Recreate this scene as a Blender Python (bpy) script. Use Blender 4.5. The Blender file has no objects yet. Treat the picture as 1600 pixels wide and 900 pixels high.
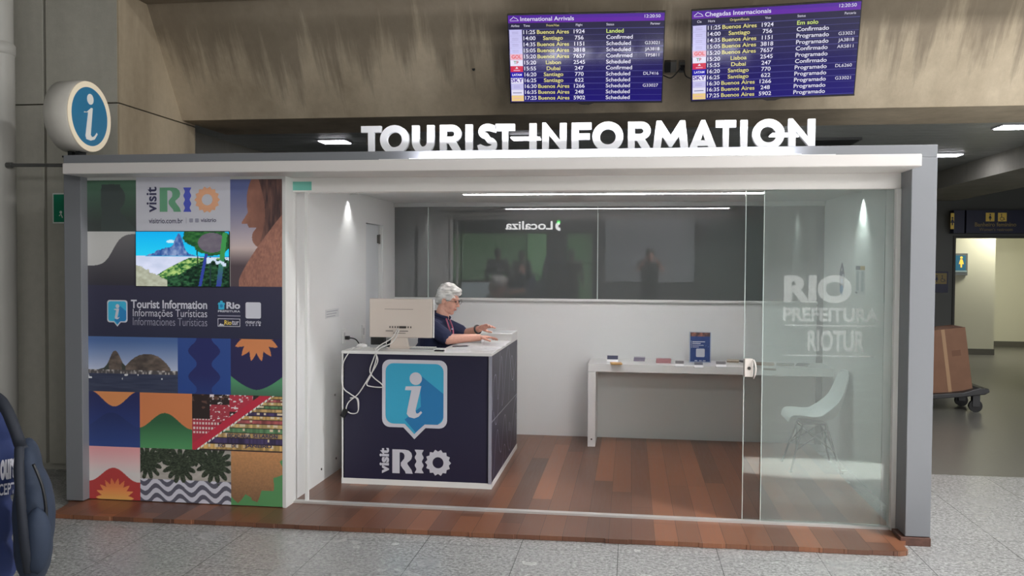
import bpy, math, random
import numpy as np
from mathutils import Vector, Matrix
from mathutils.geometry import tessellate_polygon

S = bpy.context.scene
COL = S.collection
random.seed(7)
PI = math.pi
def lin(c):
    return tuple((v/255/12.92) if v/255 <= .04045 else ((v/255+.055)/1.055)**2.4 for v in c)

# ------------------------------------------------------------------ camera
CF, CYAW, CPITCH, CROLL, CD, CZ = 1345.7261, .1364, .0277, .0058, 5.6264, 1.72
def _axes():
    c, s = math.cos(CYAW), math.sin(CYAW); cp, sp = math.cos(CPITCH), math.sin(CPITCH)
    R = Vector((c, s, 0)); F = Vector((-s*cp, c*cp, -sp)); U = Vector((-s*sp, c*sp, cp))
    cr, sr = math.cos(CROLL), math.sin(CROLL)
    return R*cr+U*sr, U*cr-R*sr, F
RX, UX, FX = _axes()
cam_data = bpy.data.cameras.new('camera'); cam = bpy.data.objects.new('camera', cam_data); COL.objects.link(cam)
cam.matrix_world = Matrix(((RX.x, UX.x, -FX.x, 0), (RX.y, UX.y, -FX.y, -CD), (RX.z, UX.z, -FX.z, CZ), (0, 0, 0, 1)))
cam_data.sensor_width = 36; cam_data.lens = CF/1600*36; cam_data.clip_start = .05; cam_data.clip_end = 200
S.camera = cam
def U(px, py, ax, val):
    """the place on the plane ax = val seen at a spot of the photograph (surveying the real planes)"""
    d = RX*((px-800)/CF) - UX*((py-450)/CF) + FX
    o = Vector((0, -CD, CZ)); i = 'XYZ'.index(ax)
    return o + d*((val-o[i])/d[i])

# ------------------------------------------------------------------ world, exposure, big lights
S.view_settings.view_transform = 'Standard'; S.view_settings.look = 'None'
S.view_settings.gamma = 1; S.view_settings.use_curve_mapping = False
S.view_settings.exposure = 0.0
w = bpy.data.worlds.new('world'); S.world = w; w.use_nodes = True
w.node_tree.nodes['Background'].inputs[0].default_value = (.92, .96, 1, 1)
w.node_tree.nodes['Background'].inputs[1].default_value = .12
def area(name, loc, target, sx, sy, e, col=(1, 1, 1), spread=PI):
    l = bpy.data.lights.new(name, 'AREA'); l.shape = 'RECTANGLE'; l.size = sx; l.size_y = sy; l.energy = e; l.color = col; l.spread = spread
    o = bpy.data.objects.new(name, l); COL.objects.link(o); o.location = loc
    o.rotation_euler = (Vector(target)-Vector(loc)).to_track_quat('-Z', 'Y').to_euler(); return o
HALL_Z = 5.4
area('daylight_window', (9.7, -5.2, 2.4), (0, -4.2, 1.4), 8.0, 4.2, 330, (1, .985, .96))
HALL_LAMPS = [(-1.0, -3.2), (4.2, -2.2), (-1.0, -8.0), (3.6, -8.0)]
for hx, hy in HALL_LAMPS: area('hall_lamp_light', (hx, hy, HALL_Z-.12), (hx, hy, 0), 1.6, .6, {(-1.0, -3.2): 14, (4.2, -2.2): 420, (-1.0, -8.0): 70, (3.6, -8.0): 150}[(hx, hy)])
area('added_front_fill', (4.6, -12.6, 4.0), (1.5, 0, 1.6), 8.0, 1.0, 480, (1, .985, .97))  # unseen lamp, added to throw frontal fill light on the kiosk
sb = bpy.data.lights.new('skylight_beam', 'SPOT'); sb.energy = 24000; sb.spot_size = math.radians(9.5); sb.spot_blend = .35; sb.shadow_soft_size = .05; sb.color = (1, .98, .92)
sbo = bpy.data.objects.new('skylight_beam', sb); COL.objects.link(sbo); sbo.location = (1.55, -3.3, HALL_Z-.1)
sbo.rotation_euler = (Vector((1.55, -1.60, 0))-sbo.location).to_track_quat('-Z', 'Y').to_euler(); sbo.scale = (2.3, .8, 1)
area('corridor_lamp_light', (7.3, 11.85, 2.8), (7.0, 12.3, 0), 1.0, .5, 46, (1, .97, .86))

# ------------------------------------------------------------------ helpers
def tag(o, label=None, cat=None, group=None, kind=None):
    if label: o['label'] = label
    if cat: o['category'] = cat
    if group: o['group'] = group
    if kind: o['kind'] = kind
    return o
def thing(name, loc, label, cat, group=None, rot=None):
    o = bpy.data.objects.new(name, None); COL.objects.link(o); o.location = loc; o.empty_display_size = .1
    if rot: o.rotation_euler = rot
    return tag(o, label, cat, group)
MATS = {}
def mat(name, col=(200, 200, 200), rough=.5, metal=0, es=0, ecol=None, noise=0, nscale=20, spec=.5, bump=0, stretch=None):
    if name in MATS: return MATS[name]
    m = bpy.data.materials.new(name); m.use_nodes = True; N = m.node_tree.nodes; L = m.node_tree.links
    b = N['Principled BSDF']; c = (*lin(col), 1)
    b.inputs['Base Color'].default_value = c; b.inputs['Roughness'].default_value = rough; b.inputs['Metallic'].default_value = metal
    b.inputs['Specular IOR Level'].default_value = spec
    if es:
        b.inputs['Emission Color'].default_value = (*lin(ecol or col), 1); b.inputs['Emission Strength'].default_value = es
    if noise or bump:
        g = N.new('ShaderNodeNewGeometry'); t = N.new('ShaderNodeTexNoise'); t.inputs['Scale'].default_value = nscale; t.inputs['Detail'].default_value = 6
        src = g.outputs['Position']
        if stretch:
            mp = N.new('ShaderNodeMapping'); mp.inputs['Scale'].default_value = stretch; L.new(src, mp.inputs[0]); src = mp.outputs[0]
        L.new(src, t.inputs['Vector'])
        if noise:
            r = N.new('ShaderNodeValToRGB'); r.color_ramp.elements[0].position = .3; r.color_ramp.elements[1].position = .7
            r.color_ramp.elements[0].color = tuple(x*(1-noise) for x in c[:3])+(1,); r.color_ramp.elements[1].color = tuple(min(1, x*(1+noise)) for x in c[:3])+(1,)
            L.new(t.outputs['Fac'], r.inputs[0]); L.new(r.outputs[0], b.inputs['Base Color'])
        if bump:
            bp = N.new('ShaderNodeBump'); bp.inputs['Strength'].default_value = bump; bp.inputs['Distance'].default_value = .01
            L.new(t.outputs['Fac'], bp.inputs['Height']); L.new(bp.outputs[0], b.inputs['Normal'])
    MATS[name] = m; return m
def print_mat(name, es=0, rough=.45):
    """a printed sheet or a lit screen: its picture is a colour attribute computed below"""
    if name in MATS: return MATS[name]
    m = mat(name, rough=rough); N = m.node_tree.nodes; L = m.node_tree.links; b = N['Principled BSDF']
    a = N.new('ShaderNodeAttribute'); a.attribute_name = 'picture'
    if es:
        b.inputs['Base Color'].default_value = (.01, .01, .01, 1); b.inputs['Roughness'].default_value = .15
        L.new(a.outputs['Color'], b.inputs['Emission Color']); b.inputs['Emission Strength'].default_value = es
    else: L.new(a.outputs['Color'], b.inputs['Base Color'])
    return m
def _n(m, t, **kw):
    n = m.node_tree.nodes.new(t)
    for k, v in kw.items(): n.inputs[k].default_value = v
    return n
def math_n(m, op, a, b=None):
    n = m.node_tree.nodes.new('ShaderNodeMath'); n.operation = op
    for i, v in enumerate((a, b)):
        if v is None: continue
        if isinstance(v, (int, float)): n.inputs[i].default_value = v
        else: m.node_tree.links.new(v, n.inputs[i])
    return n.outputs[0]
def mix_col(m, fac, a, b, mode='MIX'):
    n = m.node_tree.nodes.new('ShaderNodeMix'); n.data_type = 'RGBA'; n.blend_type = mode
    for i, v in ((0, fac), (6, a), (7, b)):
        if isinstance(v, (int, float)): n.inputs[i].default_value = v
        elif isinstance(v, tuple): n.inputs[i].default_value = v
        else: m.node_tree.links.new(v, n.inputs[i])
    return n.outputs[2]

def frame(O, A, B):
    A = Vector(A).normalized(); B = Vector(B).normalized(); return Vector(O), A, B, A.cross(B)
class MB:
    def __init__(s): s.v = []; s.f = []; s.m = []; s.sm = []
    def add(s, vs, fs, mi=0, smooth=False):
        o = len(s.v); s.v += [tuple(v) for v in vs]
        for f in fs: s.f.append(tuple(i+o for i in f)); s.m.append(mi); s.sm.append(smooth)
        return s
    def box(s, x0, x1, y0, y1, z0, z1, mi=0):
        return s.add([(x, y, z) for z in (z0, z1) for y in (y0, y1) for x in (x0, x1)],
                     [(0, 2, 3, 1), (4, 5, 7, 6), (0, 1, 5, 4), (2, 6, 7, 3), (0, 4, 6, 2), (1, 3, 7, 5)], mi)
    def obox(s, c, R, h, mi=0):
        vs = [Vector(c)+R@Vector((sx*h[0], sy*h[1], sz*h[2])) for sz in (-1, 1) for sy in (-1, 1) for sx in (-1, 1)]
        return s.add(vs, [(0, 2, 3, 1), (4, 5, 7, 6), (0, 1, 5, 4), (2, 6, 7, 3), (0, 4, 6, 2), (1, 3, 7, 5)], mi)
    def prism(s, pts, fr, d0, d1, mi=0, holes=()):
        """2D outline (with holes) on the plane fr, given thickness from d0 to d1 along its normal"""
        O, A, B, N = fr; loops = [list(pts)]+[list(h) for h in holes]
        flat = [p for l in loops for p in l]; n = len(flat)
        tris = tessellate_polygon([[Vector((p[0], p[1], 0)) for p in l] for l in loops])
        vs = [O+A*p[0]+B*p[1]+N*d1 for p in flat]; fs = []
        for t in tris:
            a, b, c = (flat[i] for i in t)
            ccw = (b[0]-a[0])*(c[1]-a[1])-(b[1]-a[1])*(c[0]-a[0]) > 0
            fs.append(tuple(t) if ccw else tuple(reversed(t)))
        if d0 is not None and d0 != d1:
            vs += [O+A*p[0]+B*p[1]+N*d0 for p in flat]; fs += [tuple(n+i for i in reversed(f)) for f in list(fs)]
            k = 0
            for li, l in enumerate(loops):
                ar = sum(l[i][0]*l[(i+1) % len(l)][1]-l[(i+1) % len(l)][0]*l[i][1] for i in range(len(l)))
                for i in range(len(l)):
                    i0, i1 = k+i, k+(i+1) % len(l)
                    q = (i0, n+i0, n+i1, i1) if (ar > 0) == (li == 0) else (i1, n+i1, n+i0, i0)
                    fs.append(q)
                k += len(l)
        return s.add(vs, fs, mi)
    def sheet(s, pts, fr, d, mi=0, holes=()): return s.prism(pts, fr, None, d, mi, holes)
    def cyl(s, p0, p1, r0, r1=None, seg=20, mi=0, caps=True, smooth=True):
        r1 = r0 if r1 is None else r1; p0, p1 = Vector(p0), Vector(p1); q = (p1-p0).to_track_quat('Z', 'Y')
        vs = []
        for p, r in ((p0, r0), (p1, r1)): vs += [p+q@Vector((r*math.cos(2*PI*i/seg), r*math.sin(2*PI*i/seg), 0)) for i in range(seg)]
        s.add(vs, [(i, (i+1) % seg, seg+(i+1) % seg, seg+i) for i in range(seg)], mi, smooth)
        if caps: s.add(vs, [tuple(range(seg-1, -1, -1)), tuple(range(seg, 2*seg))], mi)
        return s
    def ball(s, c, r, R=None, seg=16, mi=0):
        r = (r, r, r) if isinstance(r, (int, float)) else r; c = Vector(c); rings = seg//2; vs = []; fs = []
        for j in range(1, rings):
            t = PI*j/rings
            for i in range(seg):
                v = Vector((r[0]*math.sin(t)*math.cos(2*PI*i/seg), r[1]*math.sin(t)*math.sin(2*PI*i/seg), r[2]*math.cos(t)))
                vs.append(c+(R@v if R else v))
        top = Vector((0, 0, r[2])); vs += [c+(R@top if R else top), c-(R@top if R else top)]; T = len(vs)-2
        for j in range(rings-2):
            for i in range(seg):
                a, b = j*seg+i, j*seg+(i+1) % seg; fs.append((a, a+seg, b+seg, b))
        for i in range(seg):
            fs.append((T, i, (i+1) % seg)); k = (rings-2)*seg; fs.append((T+1, k+(i+1) % seg, k+i))
        return s.add(vs, fs, mi, True)
    def cap(s, p0, r0, p1, r1, seg=12): return s.ball(p0, r0, seg=seg).ball(p1, r1, seg=seg).cyl(p0, p1, r0, r1, seg)
    def tube(s, path, r, seg=8, mi=0, closed=False):
        P = [Vector(p) for p in path]; n = len(P); vs = []; up = Vector((.123, .34, .93)).normalized()
        for i, p in enumerate(P):
            a = P[i-1] if (i or closed) else p; b = P[(i+1) % n] if (i < n-1 or closed) else p
            t = (b-a).normalized(); x = t.cross(up).normalized(); y = x.cross(t); rr = r[i] if isinstance(r, (list, tuple)) else r
            vs += [p+(x*math.cos(2*PI*k/seg)+y*math.sin(2*PI*k/seg))*rr for k in range(seg)]
        fs = [(i*seg+k, i*seg+(k+1) % seg, ((i+1) % n)*seg+(k+1) % seg, ((i+1) % n)*seg+k) for i in range(n if closed else n-1) for k in range(seg)]
        if not closed: fs += [tuple(range(seg-1, -1, -1)), tuple((n-1)*seg+k for k in range(seg))]
        return s.add(vs, fs, mi, True)
    def lathe(s, prof, c=(0, 0, 0), seg=24, mi=0):
        c = Vector(c); vs = [c+Vector((r*math.cos(2*PI*i/seg), r*math.sin(2*PI*i/seg), z)) for r, z in prof for i in range(seg)]
        fs = [(j*seg+i, j*seg+(i+1) % seg, (j+1)*seg+(i+1) % seg, (j+1)*seg+i) for j in range(len(prof)-1) for i in range(seg)]
        return s.add(vs, fs, mi, True)
    def text(s, txt, fr, d, x0, y0, x1=None, y1=None, h=None, bold=0, mi=0, align='L', wide=1.0):
        """lettering fitted to a box (x0,y0)-(x1,y1), or set at height h per capital from (x0,y0)"""
        vs, fs, bb = glyphs(txt, bold); O, A, B, N = fr
        if x1 is not None: kx = (x1-x0)/(bb[2]-bb[0]); ky = (y1-y0)/(bb[3]-bb[1]) if y1 is not None else kx; ox, oy = x0-bb[0]*kx, y0-bb[1]*ky
        else:
            ky = h/.73; kx = ky*wide; wd = (bb[2]-bb[0])*kx; ox = x0-bb[0]*kx-(wd if align == 'R' else wd/2 if align == 'C' else 0); oy = y0
        if y1 is None and x1 is not None: ky = h/.73 if h else kx; oy = y0
        return s.add([O+A*(ox+v[0]*kx)+B*(oy+v[1]*ky)+N*d for v in vs], fs, mi)
    def build(s, name, mats, parent=None, bevel=0, local=False, seg=2):
        me = bpy.data.meshes.new(name); V = np.array(s.v, float)
        c = Vector(((V.min(0)+V.max(0))/2).tolist()); me.from_pydata([tuple(Vector(v)-c) for v in s.v], [], s.f)
        for m in (mats if isinstance(mats, (list, tuple)) else [mats]): me.materials.append(m)
        me.polygons.foreach_set('material_index', s.m); me.polygons.foreach_set('use_smooth', s.sm); me.update()
        o = bpy.data.objects.new(name, me); COL.objects.link(o)
        if parent is not None:
            o.parent = parent; off = Vector((0, 0, 0)); q = parent
            while q is not None and not local: off += q.location; q = q.parent
            o.location = c-off if not local else (c if parent.parent is None else c-parent.location)
        else: o.location = c
        if bevel:
            b = o.modifiers.new('bevel', 'BEVEL'); b.width = bevel; b.segments = seg; b.limit_method = 'ANGLE'; b.angle_limit = math.radians(50)
        return o
_G = {}
def glyphs(txt, bold=0):
    k = (txt, bold)
    if k not in _G:
        cu = bpy.data.curves.new('lettering', 'FONT'); cu.body = txt; cu.size = 1; cu.offset = bold; cu.resolution_u = 5; cu.dimensions = '2D'; cu.fill_mode = 'FRONT'
        o = bpy.data.objects.new('lettering', cu); COL.objects.link(o)
        me = bpy.data.meshes.new_from_object(o.evaluated_get(bpy.context.evaluated_depsgraph_get()))
        vs = [tuple(v.co) for v in me.vertices]; fs = [tuple(p.vertices) if p.normal.z > 0 else tuple(reversed(p.vertices)) for p in me.polygons]
        bpy.data.objects.remove(o); bpy.data.curves.remove(cu); bpy.data.meshes.remove(me)
        xs = [v[0] for v in vs]; ys = [v[1] for v in vs]; _G[k] = (vs, fs, (min(xs), min(ys), max(xs), max(ys)))
    return _G[k]
def picture(name, fr, x0, y0, x1, y1, nx, ny, fn, material, parent, d=.0, local=False):
    """a printed sheet: a fine grid whose colours come from fn(u, v), given in 0..255"""
    O, A, B, N = fr; u = np.linspace(0, 1, nx); v = np.linspace(0, 1, ny); UU, VV = np.meshgrid(u, v)
    rgb = np.clip(fn(UU, VV), 0, 255)/255; l = np.where(rgb <= .04045, rgb/12.92, ((rgb+.055)/1.055)**2.4)
    mb = MB(); mb.add([O+A*(x0+(x1-x0)*a)+B*(y0+(y1-y0)*b)+N*d for b in v for a in u],
                      [(j*nx+i, j*nx+i+1, (j+1)*nx+i+1, (j+1)*nx+i) for j in range(ny-1) for i in range(nx-1)])
    o = mb.build(name, material, parent, local=local)
    at = o.data.color_attributes.new('picture', 'FLOAT_COLOR', 'POINT')
    at.data.foreach_set('color', np.concatenate([l.reshape(-1, 3), np.ones((nx*ny, 1))], 1).ravel().astype(np.float32)); return o
_rng = np.random.RandomState(3); _LAT = _rng.rand(64, 64)
def vnoise(u, v, s):
    x, y = u*s, v*s; xi, yi = np.floor(x).astype(int), np.floor(y).astype(int); fx, fy = x-xi, y-yi
    fx = fx*fx*(3-2*fx); fy = fy*fy*(3-2*fy); g = lambda a, b: _LAT[a % 64, b % 64]
    return (g(xi, yi)*(1-fx)+g(xi+1, yi)*fx)*(1-fy)+(g(xi, yi+1)*(1-fx)+g(xi+1, yi+1)*fx)*fy
def fbm(u, v, s): return (vnoise(u, v, s)+.5*vnoise(u, v, 2*s+.3)+.25*vnoise(u, v, 4*s+.7))/1.75
def K(u, c): return np.ones(u.shape+(3,))*np.array(c, float)
def lerp(a, b, t): return a+(b-a)*np.clip(t, 0, 1)[..., None]
def put(img, mask, c):
    m = np.clip(mask, 0, 1)[..., None] if mask.dtype != bool else mask[..., None].astype(float)
    return img*(1-m)+np.array(c, float)*m if not isinstance(c, np.ndarray) or c.ndim < 3 else img*(1-m)+c*m
def arc(cx, cy, r, a0, a1, n=16, ry=None):
    ry = r if ry is None else ry
    return [(cx+r*math.cos(math.radians(a0+(a1-a0)*i/n)), cy+ry*math.sin(math.radians(a0+(a1-a0)*i/n))) for i in range(n+1)]
def circ(cx, cy, r, n=32, ry=None): return arc(cx, cy, r, 0, 360, n, ry)[:-1]
def rrect(x0, y0, x1, y1, r, n=6):
    return arc(x1-r, y1-r, r, 0, 90, n)+arc(x0+r, y1-r, r, 90, 180, n)+arc(x0+r, y0+r, r, 180, 270, n)+arc(x1-r, y0+r, r, 270, 360, n)
def rc(x0, y0, x1, y1): return [(x0, y0), (x1, y0), (x1, y1), (x0, y1)]
def stroke(path, wd):
    L, R = [], []; n = len(path)
    for i, p in enumerate(path):
        a = path[max(i-1, 0)]; b = path[min(i+1, n-1)]; dx, dy = b[0]-a[0], b[1]-a[1]; l = math.hypot(dx, dy) or 1
        ww = wd[i] if isinstance(wd, (list, tuple)) else wd; nx, ny = -dy/l*ww/2, dx/l*ww/2; L.append((p[0]+nx, p[1]+ny)); R.append((p[0]-nx, p[1]-ny))
    return R+L[::-1]
def fit(pts, x0, y0, x1, y1): return [(x0+(x1-x0)*p[0], y0+(y1-y0)*p[1]) for p in pts]
def smooth_path(P, n=8):
    P = [Vector(p) for p in P]; Q = [P[0]]+P+[P[-1]]; out = []
    for i in range(1, len(Q)-2):
        a, b, c, d = Q[i-1:i+3]
        for k in range(n):
            t = k/n; out.append(.5*((2*b)+(c-a)*t+(2*a-5*b+4*c-d)*t*t+(3*b-a-3*c+d)*t**3))
    return out+[P[-1]]
def structure(o, label=None, cat=None): o['kind'] = 'structure'; return tag(o, label, cat)

# shared lettering shapes, in a unit box
GL_R = [(0, 0), (.36, 0), (.36, .88), (.48, .88), (.57, .83), (.60, .74), (.58, .62), (.50, .54), (.42, .45), (.42, .33), (.50, .22), (.62, .10), (.66, 0), (1, 0), (.94, .16), (.82, .30), (.74, .40), (.74, .46), (.83, .52), (.93, .61), (.97, .74), (.93, .87), (.80, .97), (.62, 1), (0, 1)]
GL_I = [(.5-.5+.16*(1-math.cos(2*PI*3*t/24))*.6, t/24) for t in range(25)]+[(1-.16*(1-math.cos(2*PI*3*t/24))*.6, t/24) for t in range(24, -1, -1)]
GL_O = [(.5+(.5 if i % 2 == 0 else .42)*math.cos(2*PI*i/28), .5+(.5 if i % 2 == 0 else .42)*math.sin(2*PI*i/28)) for i in range(28)]
GL_OH = circ(.5, .5, .21, 24)
def rio_logo(mb, fr, d, R, I, O, mr=0, mi=0, mo=0):
    mb.sheet(fit(GL_R, *R), fr, d, mr)
    mb.sheet(fit(GL_I, *I), fr, d, mi).sheet(fit(GL_O, *O), fr, d, mo, [fit(GL_OH, *O)])
GL_i = [(.02, .86), (.06, .98), (.95, 1.0), (.62, .22), (.66, .13), (.76, .12), (.93, .2), (1.0, .15), (.80, .02), (.55, -.04), (.25, 0), (.12, .10), (.16, .25), (.38, .86)]
def vertical_text(mb, txt, A, B, O, d, x0, y0, x1, y1, bold, mi):
    """reads bottom to top"""
    fr2 = (Vector(O), Vector(B), -Vector(A), Vector(B).cross(-Vector(A)))
    mb.text(txt, fr2, d, y0, -x1, y1, -x0, bold=bold, mi=mi)

# ------------------------------------------------------------------ materials
def concrete(name, a, b, streak=.5, seed=0., runs=False):
    m = mat(name, a, .85); N = m.node_tree.nodes; L = m.node_tree.links; p = N['Principled BSDF']
    g = N.new('ShaderNodeNewGeometry'); mp = _n(m, 'ShaderNodeMapping'); mp.inputs['Scale'].default_value = (1, 1, .35); mp.inputs['Location'].default_value = (seed, 0, seed)
    L.new(g.outputs['Position'], mp.inputs[0])
    n1 = _n(m, 'ShaderNodeTexNoise', Scale=1.1, Detail=5, Roughness=.6); L.new(mp.outputs[0], n1.inputs['Vector'])
    n2 = _n(m, 'ShaderNodeTexNoise', Scale=14, Detail=8, Roughness=.7); L.new(g.outputs['Position'], n2.inputs['Vector'])
    mp3 = _n(m, 'ShaderNodeMapping'); mp3.inputs['Scale'].default_value = (2.2, 2.2, .3); L.new(g.outputs['Position'], mp3.inputs[0])
    n3 = _n(m, 'ShaderNodeTexNoise', Scale=1.3, Detail=6, Roughness=.65); L.new(mp3.outputs[0], n3.inputs['Vector'])
    r = N.new('ShaderNodeValToRGB'); r.color_ramp.elements[0].position = .3; r.color_ramp.elements[1].position = .68
    r.color_ramp.elements[0].color = (*lin(b), 1); r.color_ramp.elements[1].color = (*lin(a), 1); L.new(n1.outputs['Fac'], r.inputs[0])
    r2 = N.new('ShaderNodeValToRGB'); r2.color_ramp.elements[0].position = .35; r2.color_ramp.elements[1].position = .6
    r2.color_ramp.elements[0].color = (.62, .6, .57, 1); r2.color_ramp.elements[1].color = (1, 1, 1, 1); L.new(n3.outputs['Fac'], r2.inputs[0])
    c = mix_col(m, streak, r.outputs[0], r2.outputs[0], 'MULTIPLY'); r3 = N.new('ShaderNodeValToRGB')
    r3.color_ramp.elements[0].color = (.8, .8, .8, 1); r3.color_ramp.elements[1].color = (1.15, 1.15, 1.15, 1); L.new(n2.outputs['Fac'], r3.inputs[0])
    c = mix_col(m, .8, c, r3.outputs[0], 'MULTIPLY')
    if runs:      # old water stains running down from the top of the beam
        mp4 = _n(m, 'ShaderNodeMapping'); mp4.inputs['Scale'].default_value = (3.2, 0, .28); L.new(g.outputs['Position'], mp4.inputs[0])
        n5 = _n(m, 'ShaderNodeTexNoise', Scale=1.7, Detail=7, Roughness=.7); L.new(mp4.outputs[0], n5.inputs['Vector'])
        sx = N.new('ShaderNodeSeparateXYZ'); L.new(g.outputs['Position'], sx.inputs[0])
        zf = math_n(m, 'MULTIPLY', math_n(m, 'SUBTRACT', sx.outputs[2], 3.12), 1.15); v_ = math_n(m, 'MULTIPLY', math_n(m, 'SUBTRACT', math_n(m, 'ADD', n5.outputs['Fac'], math_n(m, 'MULTIPLY', zf, .42)), .60), 3.6)
        v_ = math_n(m, 'MINIMUM', math_n(m, 'MAXIMUM', v_, 0.), .55); c = mix_col(m, v_, c, (*lin((96, 86, 74)), 1))
    L.new(c, p.inputs['Base Color'])
    bp = _n(m, 'ShaderNodeBump', Strength=.25, Distance=.01); L.new(n2.outputs['Fac'], bp.inputs['Height']); L.new(bp.outputs[0], p.inputs['Normal'])
    return m
CONC_W = concrete('warm_concrete', (210, 195, 171), (176, 161, 138), .5, runs=True)
CONC_S = concrete('warm_column_concrete', (206, 190, 164), (172, 157, 133), .5)
CONC_G = concrete('grey_concrete', (186, 183, 172), (166, 163, 152), .25, 4.)
def granite():
    m = mat('granite', (170, 170, 170), .28); N = m.node_tree.nodes; L = m.node_tree.links; p = N['Principled BSDF']
    g = N.new('ShaderNodeNewGeometry'); sp = N.new('ShaderNodeSeparateXYZ'); L.new(g.outputs['Position'], sp.inputs[0])
    v = _n(m, 'ShaderNodeTexVoronoi', Scale=95); L.new(g.outputs['Position'], v.inputs['Vector'])
    n = _n(m, 'ShaderNodeTexNoise', Scale=45, Detail=6, Roughness=.75); L.new(g.outputs['Position'], n.inputs['Vector'])
    r = N.new('ShaderNodeValToRGB'); e = r.color_ramp.elements; e[0].position = .3; e[0].color = (*lin((112, 112, 112)), 1); e[1].position = .68; e[1].color = (*lin((205, 205, 204)), 1)
    x = r.color_ramp.elements.new(.48); x.color = (*lin((166, 166, 165)), 1)
    L.new(n.outputs['Fac'], r.inputs[0])
    sc = N.new('ShaderNodeSeparateColor'); L.new(v.outputs['Color'], sc.inputs[0])
    rr = N.new('ShaderNodeValToRGB'); rr.color_ramp.elements[0].color = (.62, .62, .62, 1); rr.color_ramp.elements[1].color = (1.12, 1.12, 1.12, 1); L.new(sc.outputs[0], rr.inputs[0])
    c = mix_col(m, .75, r.outputs[0], rr.outputs[0], 'MULTIPLY')
    def seam(o, off, pitch, wd):
        f = math_n(m, 'FRACT', math_n(m, 'DIVIDE', math_n(m, 'ADD', o, off), pitch)); return math_n(m, 'LESS_THAN', f, wd/pitch)
    s1 = seam(sp.outputs[0], .06+59*10, .59, .005); s2 = seam(sp.outputs[1], -1.28+59*10, .59, .0035)
    s = math_n(m, 'MAXIMUM', s1, s2)
    L.new(mix_col(m, math_n(m, 'MULTIPLY', s, .75), c, (.05, .05, .05, 1)), p.inputs['Base Color'])
    n4 = _n(m, 'ShaderNodeTexNoise', Scale=2.2, Detail=3); L.new(g.outputs['Position'], n4.inputs['Vector'])
    L.new(math_n(m, 'ADD', math_n(m, 'MULTIPLY', n4.outputs['Fac'], .16), .18), p.inputs['Roughness']); return m
GRANITE = granite()
def planks():
    m = mat('hardwood_planks', (130, 75, 50), .3); N = m.node_tree.nodes; L = m.node_tree.links; p = N['Principled BSDF']
    g = N.new('ShaderNodeNewGeometry'); sp = N.new('ShaderNodeSeparateXYZ'); L.new(g.outputs['Position'], sp.inputs[0])
    W = .142; xi = math_n(m, 'DIVIDE', math_n(m, 'ADD', sp.outputs[0], 20), W); idx = math_n(m, 'FLOOR', xi); fx = math_n(m, 'FRACT', xi)
    wn = N.new('ShaderNodeTexWhiteNoise'); wn.noise_dimensions = '1D'; L.new(idx, wn.inputs['W'])
    yo = math_n(m, 'DIVIDE', math_n(m, 'ADD', sp.outputs[1], math_n(m, 'ADD', math_n(m, 'MULTIPLY', wn.outputs['Value'], 1.9), 10)), 1.9)
    yi = math_n(m, 'FLOOR', yo); fy = math_n(m, 'FRACT', yo)
    cb = N.new('ShaderNodeCombineXYZ'); L.new(idx, cb.inputs[0]); L.new(yi, cb.inputs[1])
    w2 = N.new('ShaderNodeTexWhiteNoise'); w2.noise_dimensions = '3D'; L.new(cb.outputs[0], w2.inputs['Vector'])
    r = N.new('ShaderNodeValToRGB'); e = r.color_ramp.elements; e[0].color = (*lin((104, 72, 58)), 1); e[1].color = (*lin((158, 104, 76)), 1)
    x = e.new(.35); x.color = (*lin((122, 82, 64)), 1); x = e.new(.7); x.color = (*lin((138, 92, 68)), 1); L.new(w2.outputs['Value'], r.inputs[0])
    mp = _n(m, 'ShaderNodeMapping'); mp.inputs['Scale'].default_value = (34, 1.6, 1); L.new(g.outputs['Position'], mp.inputs[0])
    n = _n(m, 'ShaderNodeTexNoise', Scale=1.6, Detail=7, Roughness=.65); L.new(mp.outputs[0], n.inputs['Vector'])
    rr = N.new('ShaderNodeValToRGB'); rr.color_ramp.elements[0].position = .3; rr.color_ramp.elements[0].color = (.72, .7, .68, 1); rr.color_ramp.elements[1].color = (1.12, 1.12, 1.12, 1); L.new(n.outputs['Fac'], rr.inputs[0])
    c = mix_col(m, .9, r.outputs[0], rr.outputs[0], 'MULTIPLY')
    s = math_n(m, 'MAXIMUM', math_n(m, 'LESS_THAN', fx, .022), math_n(m, 'LESS_THAN', fy, .0018))
    L.new(mix_col(m, math_n(m, 'MULTIPLY', s, .75), c, (.012, .008, .006, 1)), p.inputs['Base Color'])
    L.new(math_n(m, 'ADD', math_n(m, 'MULTIPLY', n.outputs['Fac'], .2), .22), p.inputs['Roughness']); return m
PLANKS = planks()
def glass(name, tint=(.93, .96, .95), diffuse_share=.0, refl=1.0):
    m = bpy.data.materials.new(name); m.use_nodes = True; N = m.node_tree.nodes; L = m.node_tree.links; N.clear()
    out = N.new('ShaderNodeOutputMaterial'); t = N.new('ShaderNodeBsdfTransparent'); t.inputs[0].default_value = (*tint, 1)
    g = N.new('ShaderNodeBsdfGlossy'); g.inputs['Roughness'].default_value = .02; f = N.new('ShaderNodeFresnel'); f.inputs[0].default_value = 1.45
    mx = N.new('ShaderNodeMixShader'); fac = math_n(m, 'MULTIPLY', f.outputs[0], refl); L.new(fac, mx.inputs[0]); L.new(t.outputs[0], mx.inputs[1]); L.new(g.outputs[0], mx.inputs[2]); last = mx
    if diffuse_share:
        d = N.new('ShaderNodeBsdfDiffuse'); d.inputs[0].default_value = (.8, .84, .82, 1); m2 = N.new('ShaderNodeMixShader'); m2.inputs[0].default_value = diffuse_share
        L.new(last.outputs[0], m2.inputs[1]); L.new(d.outputs[0], m2.inputs[2]); last = m2
    L.new(last.outputs[0], out.inputs[0]); return m
GLASS = glass('clear_glass', diffuse_share=.0)
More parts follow.
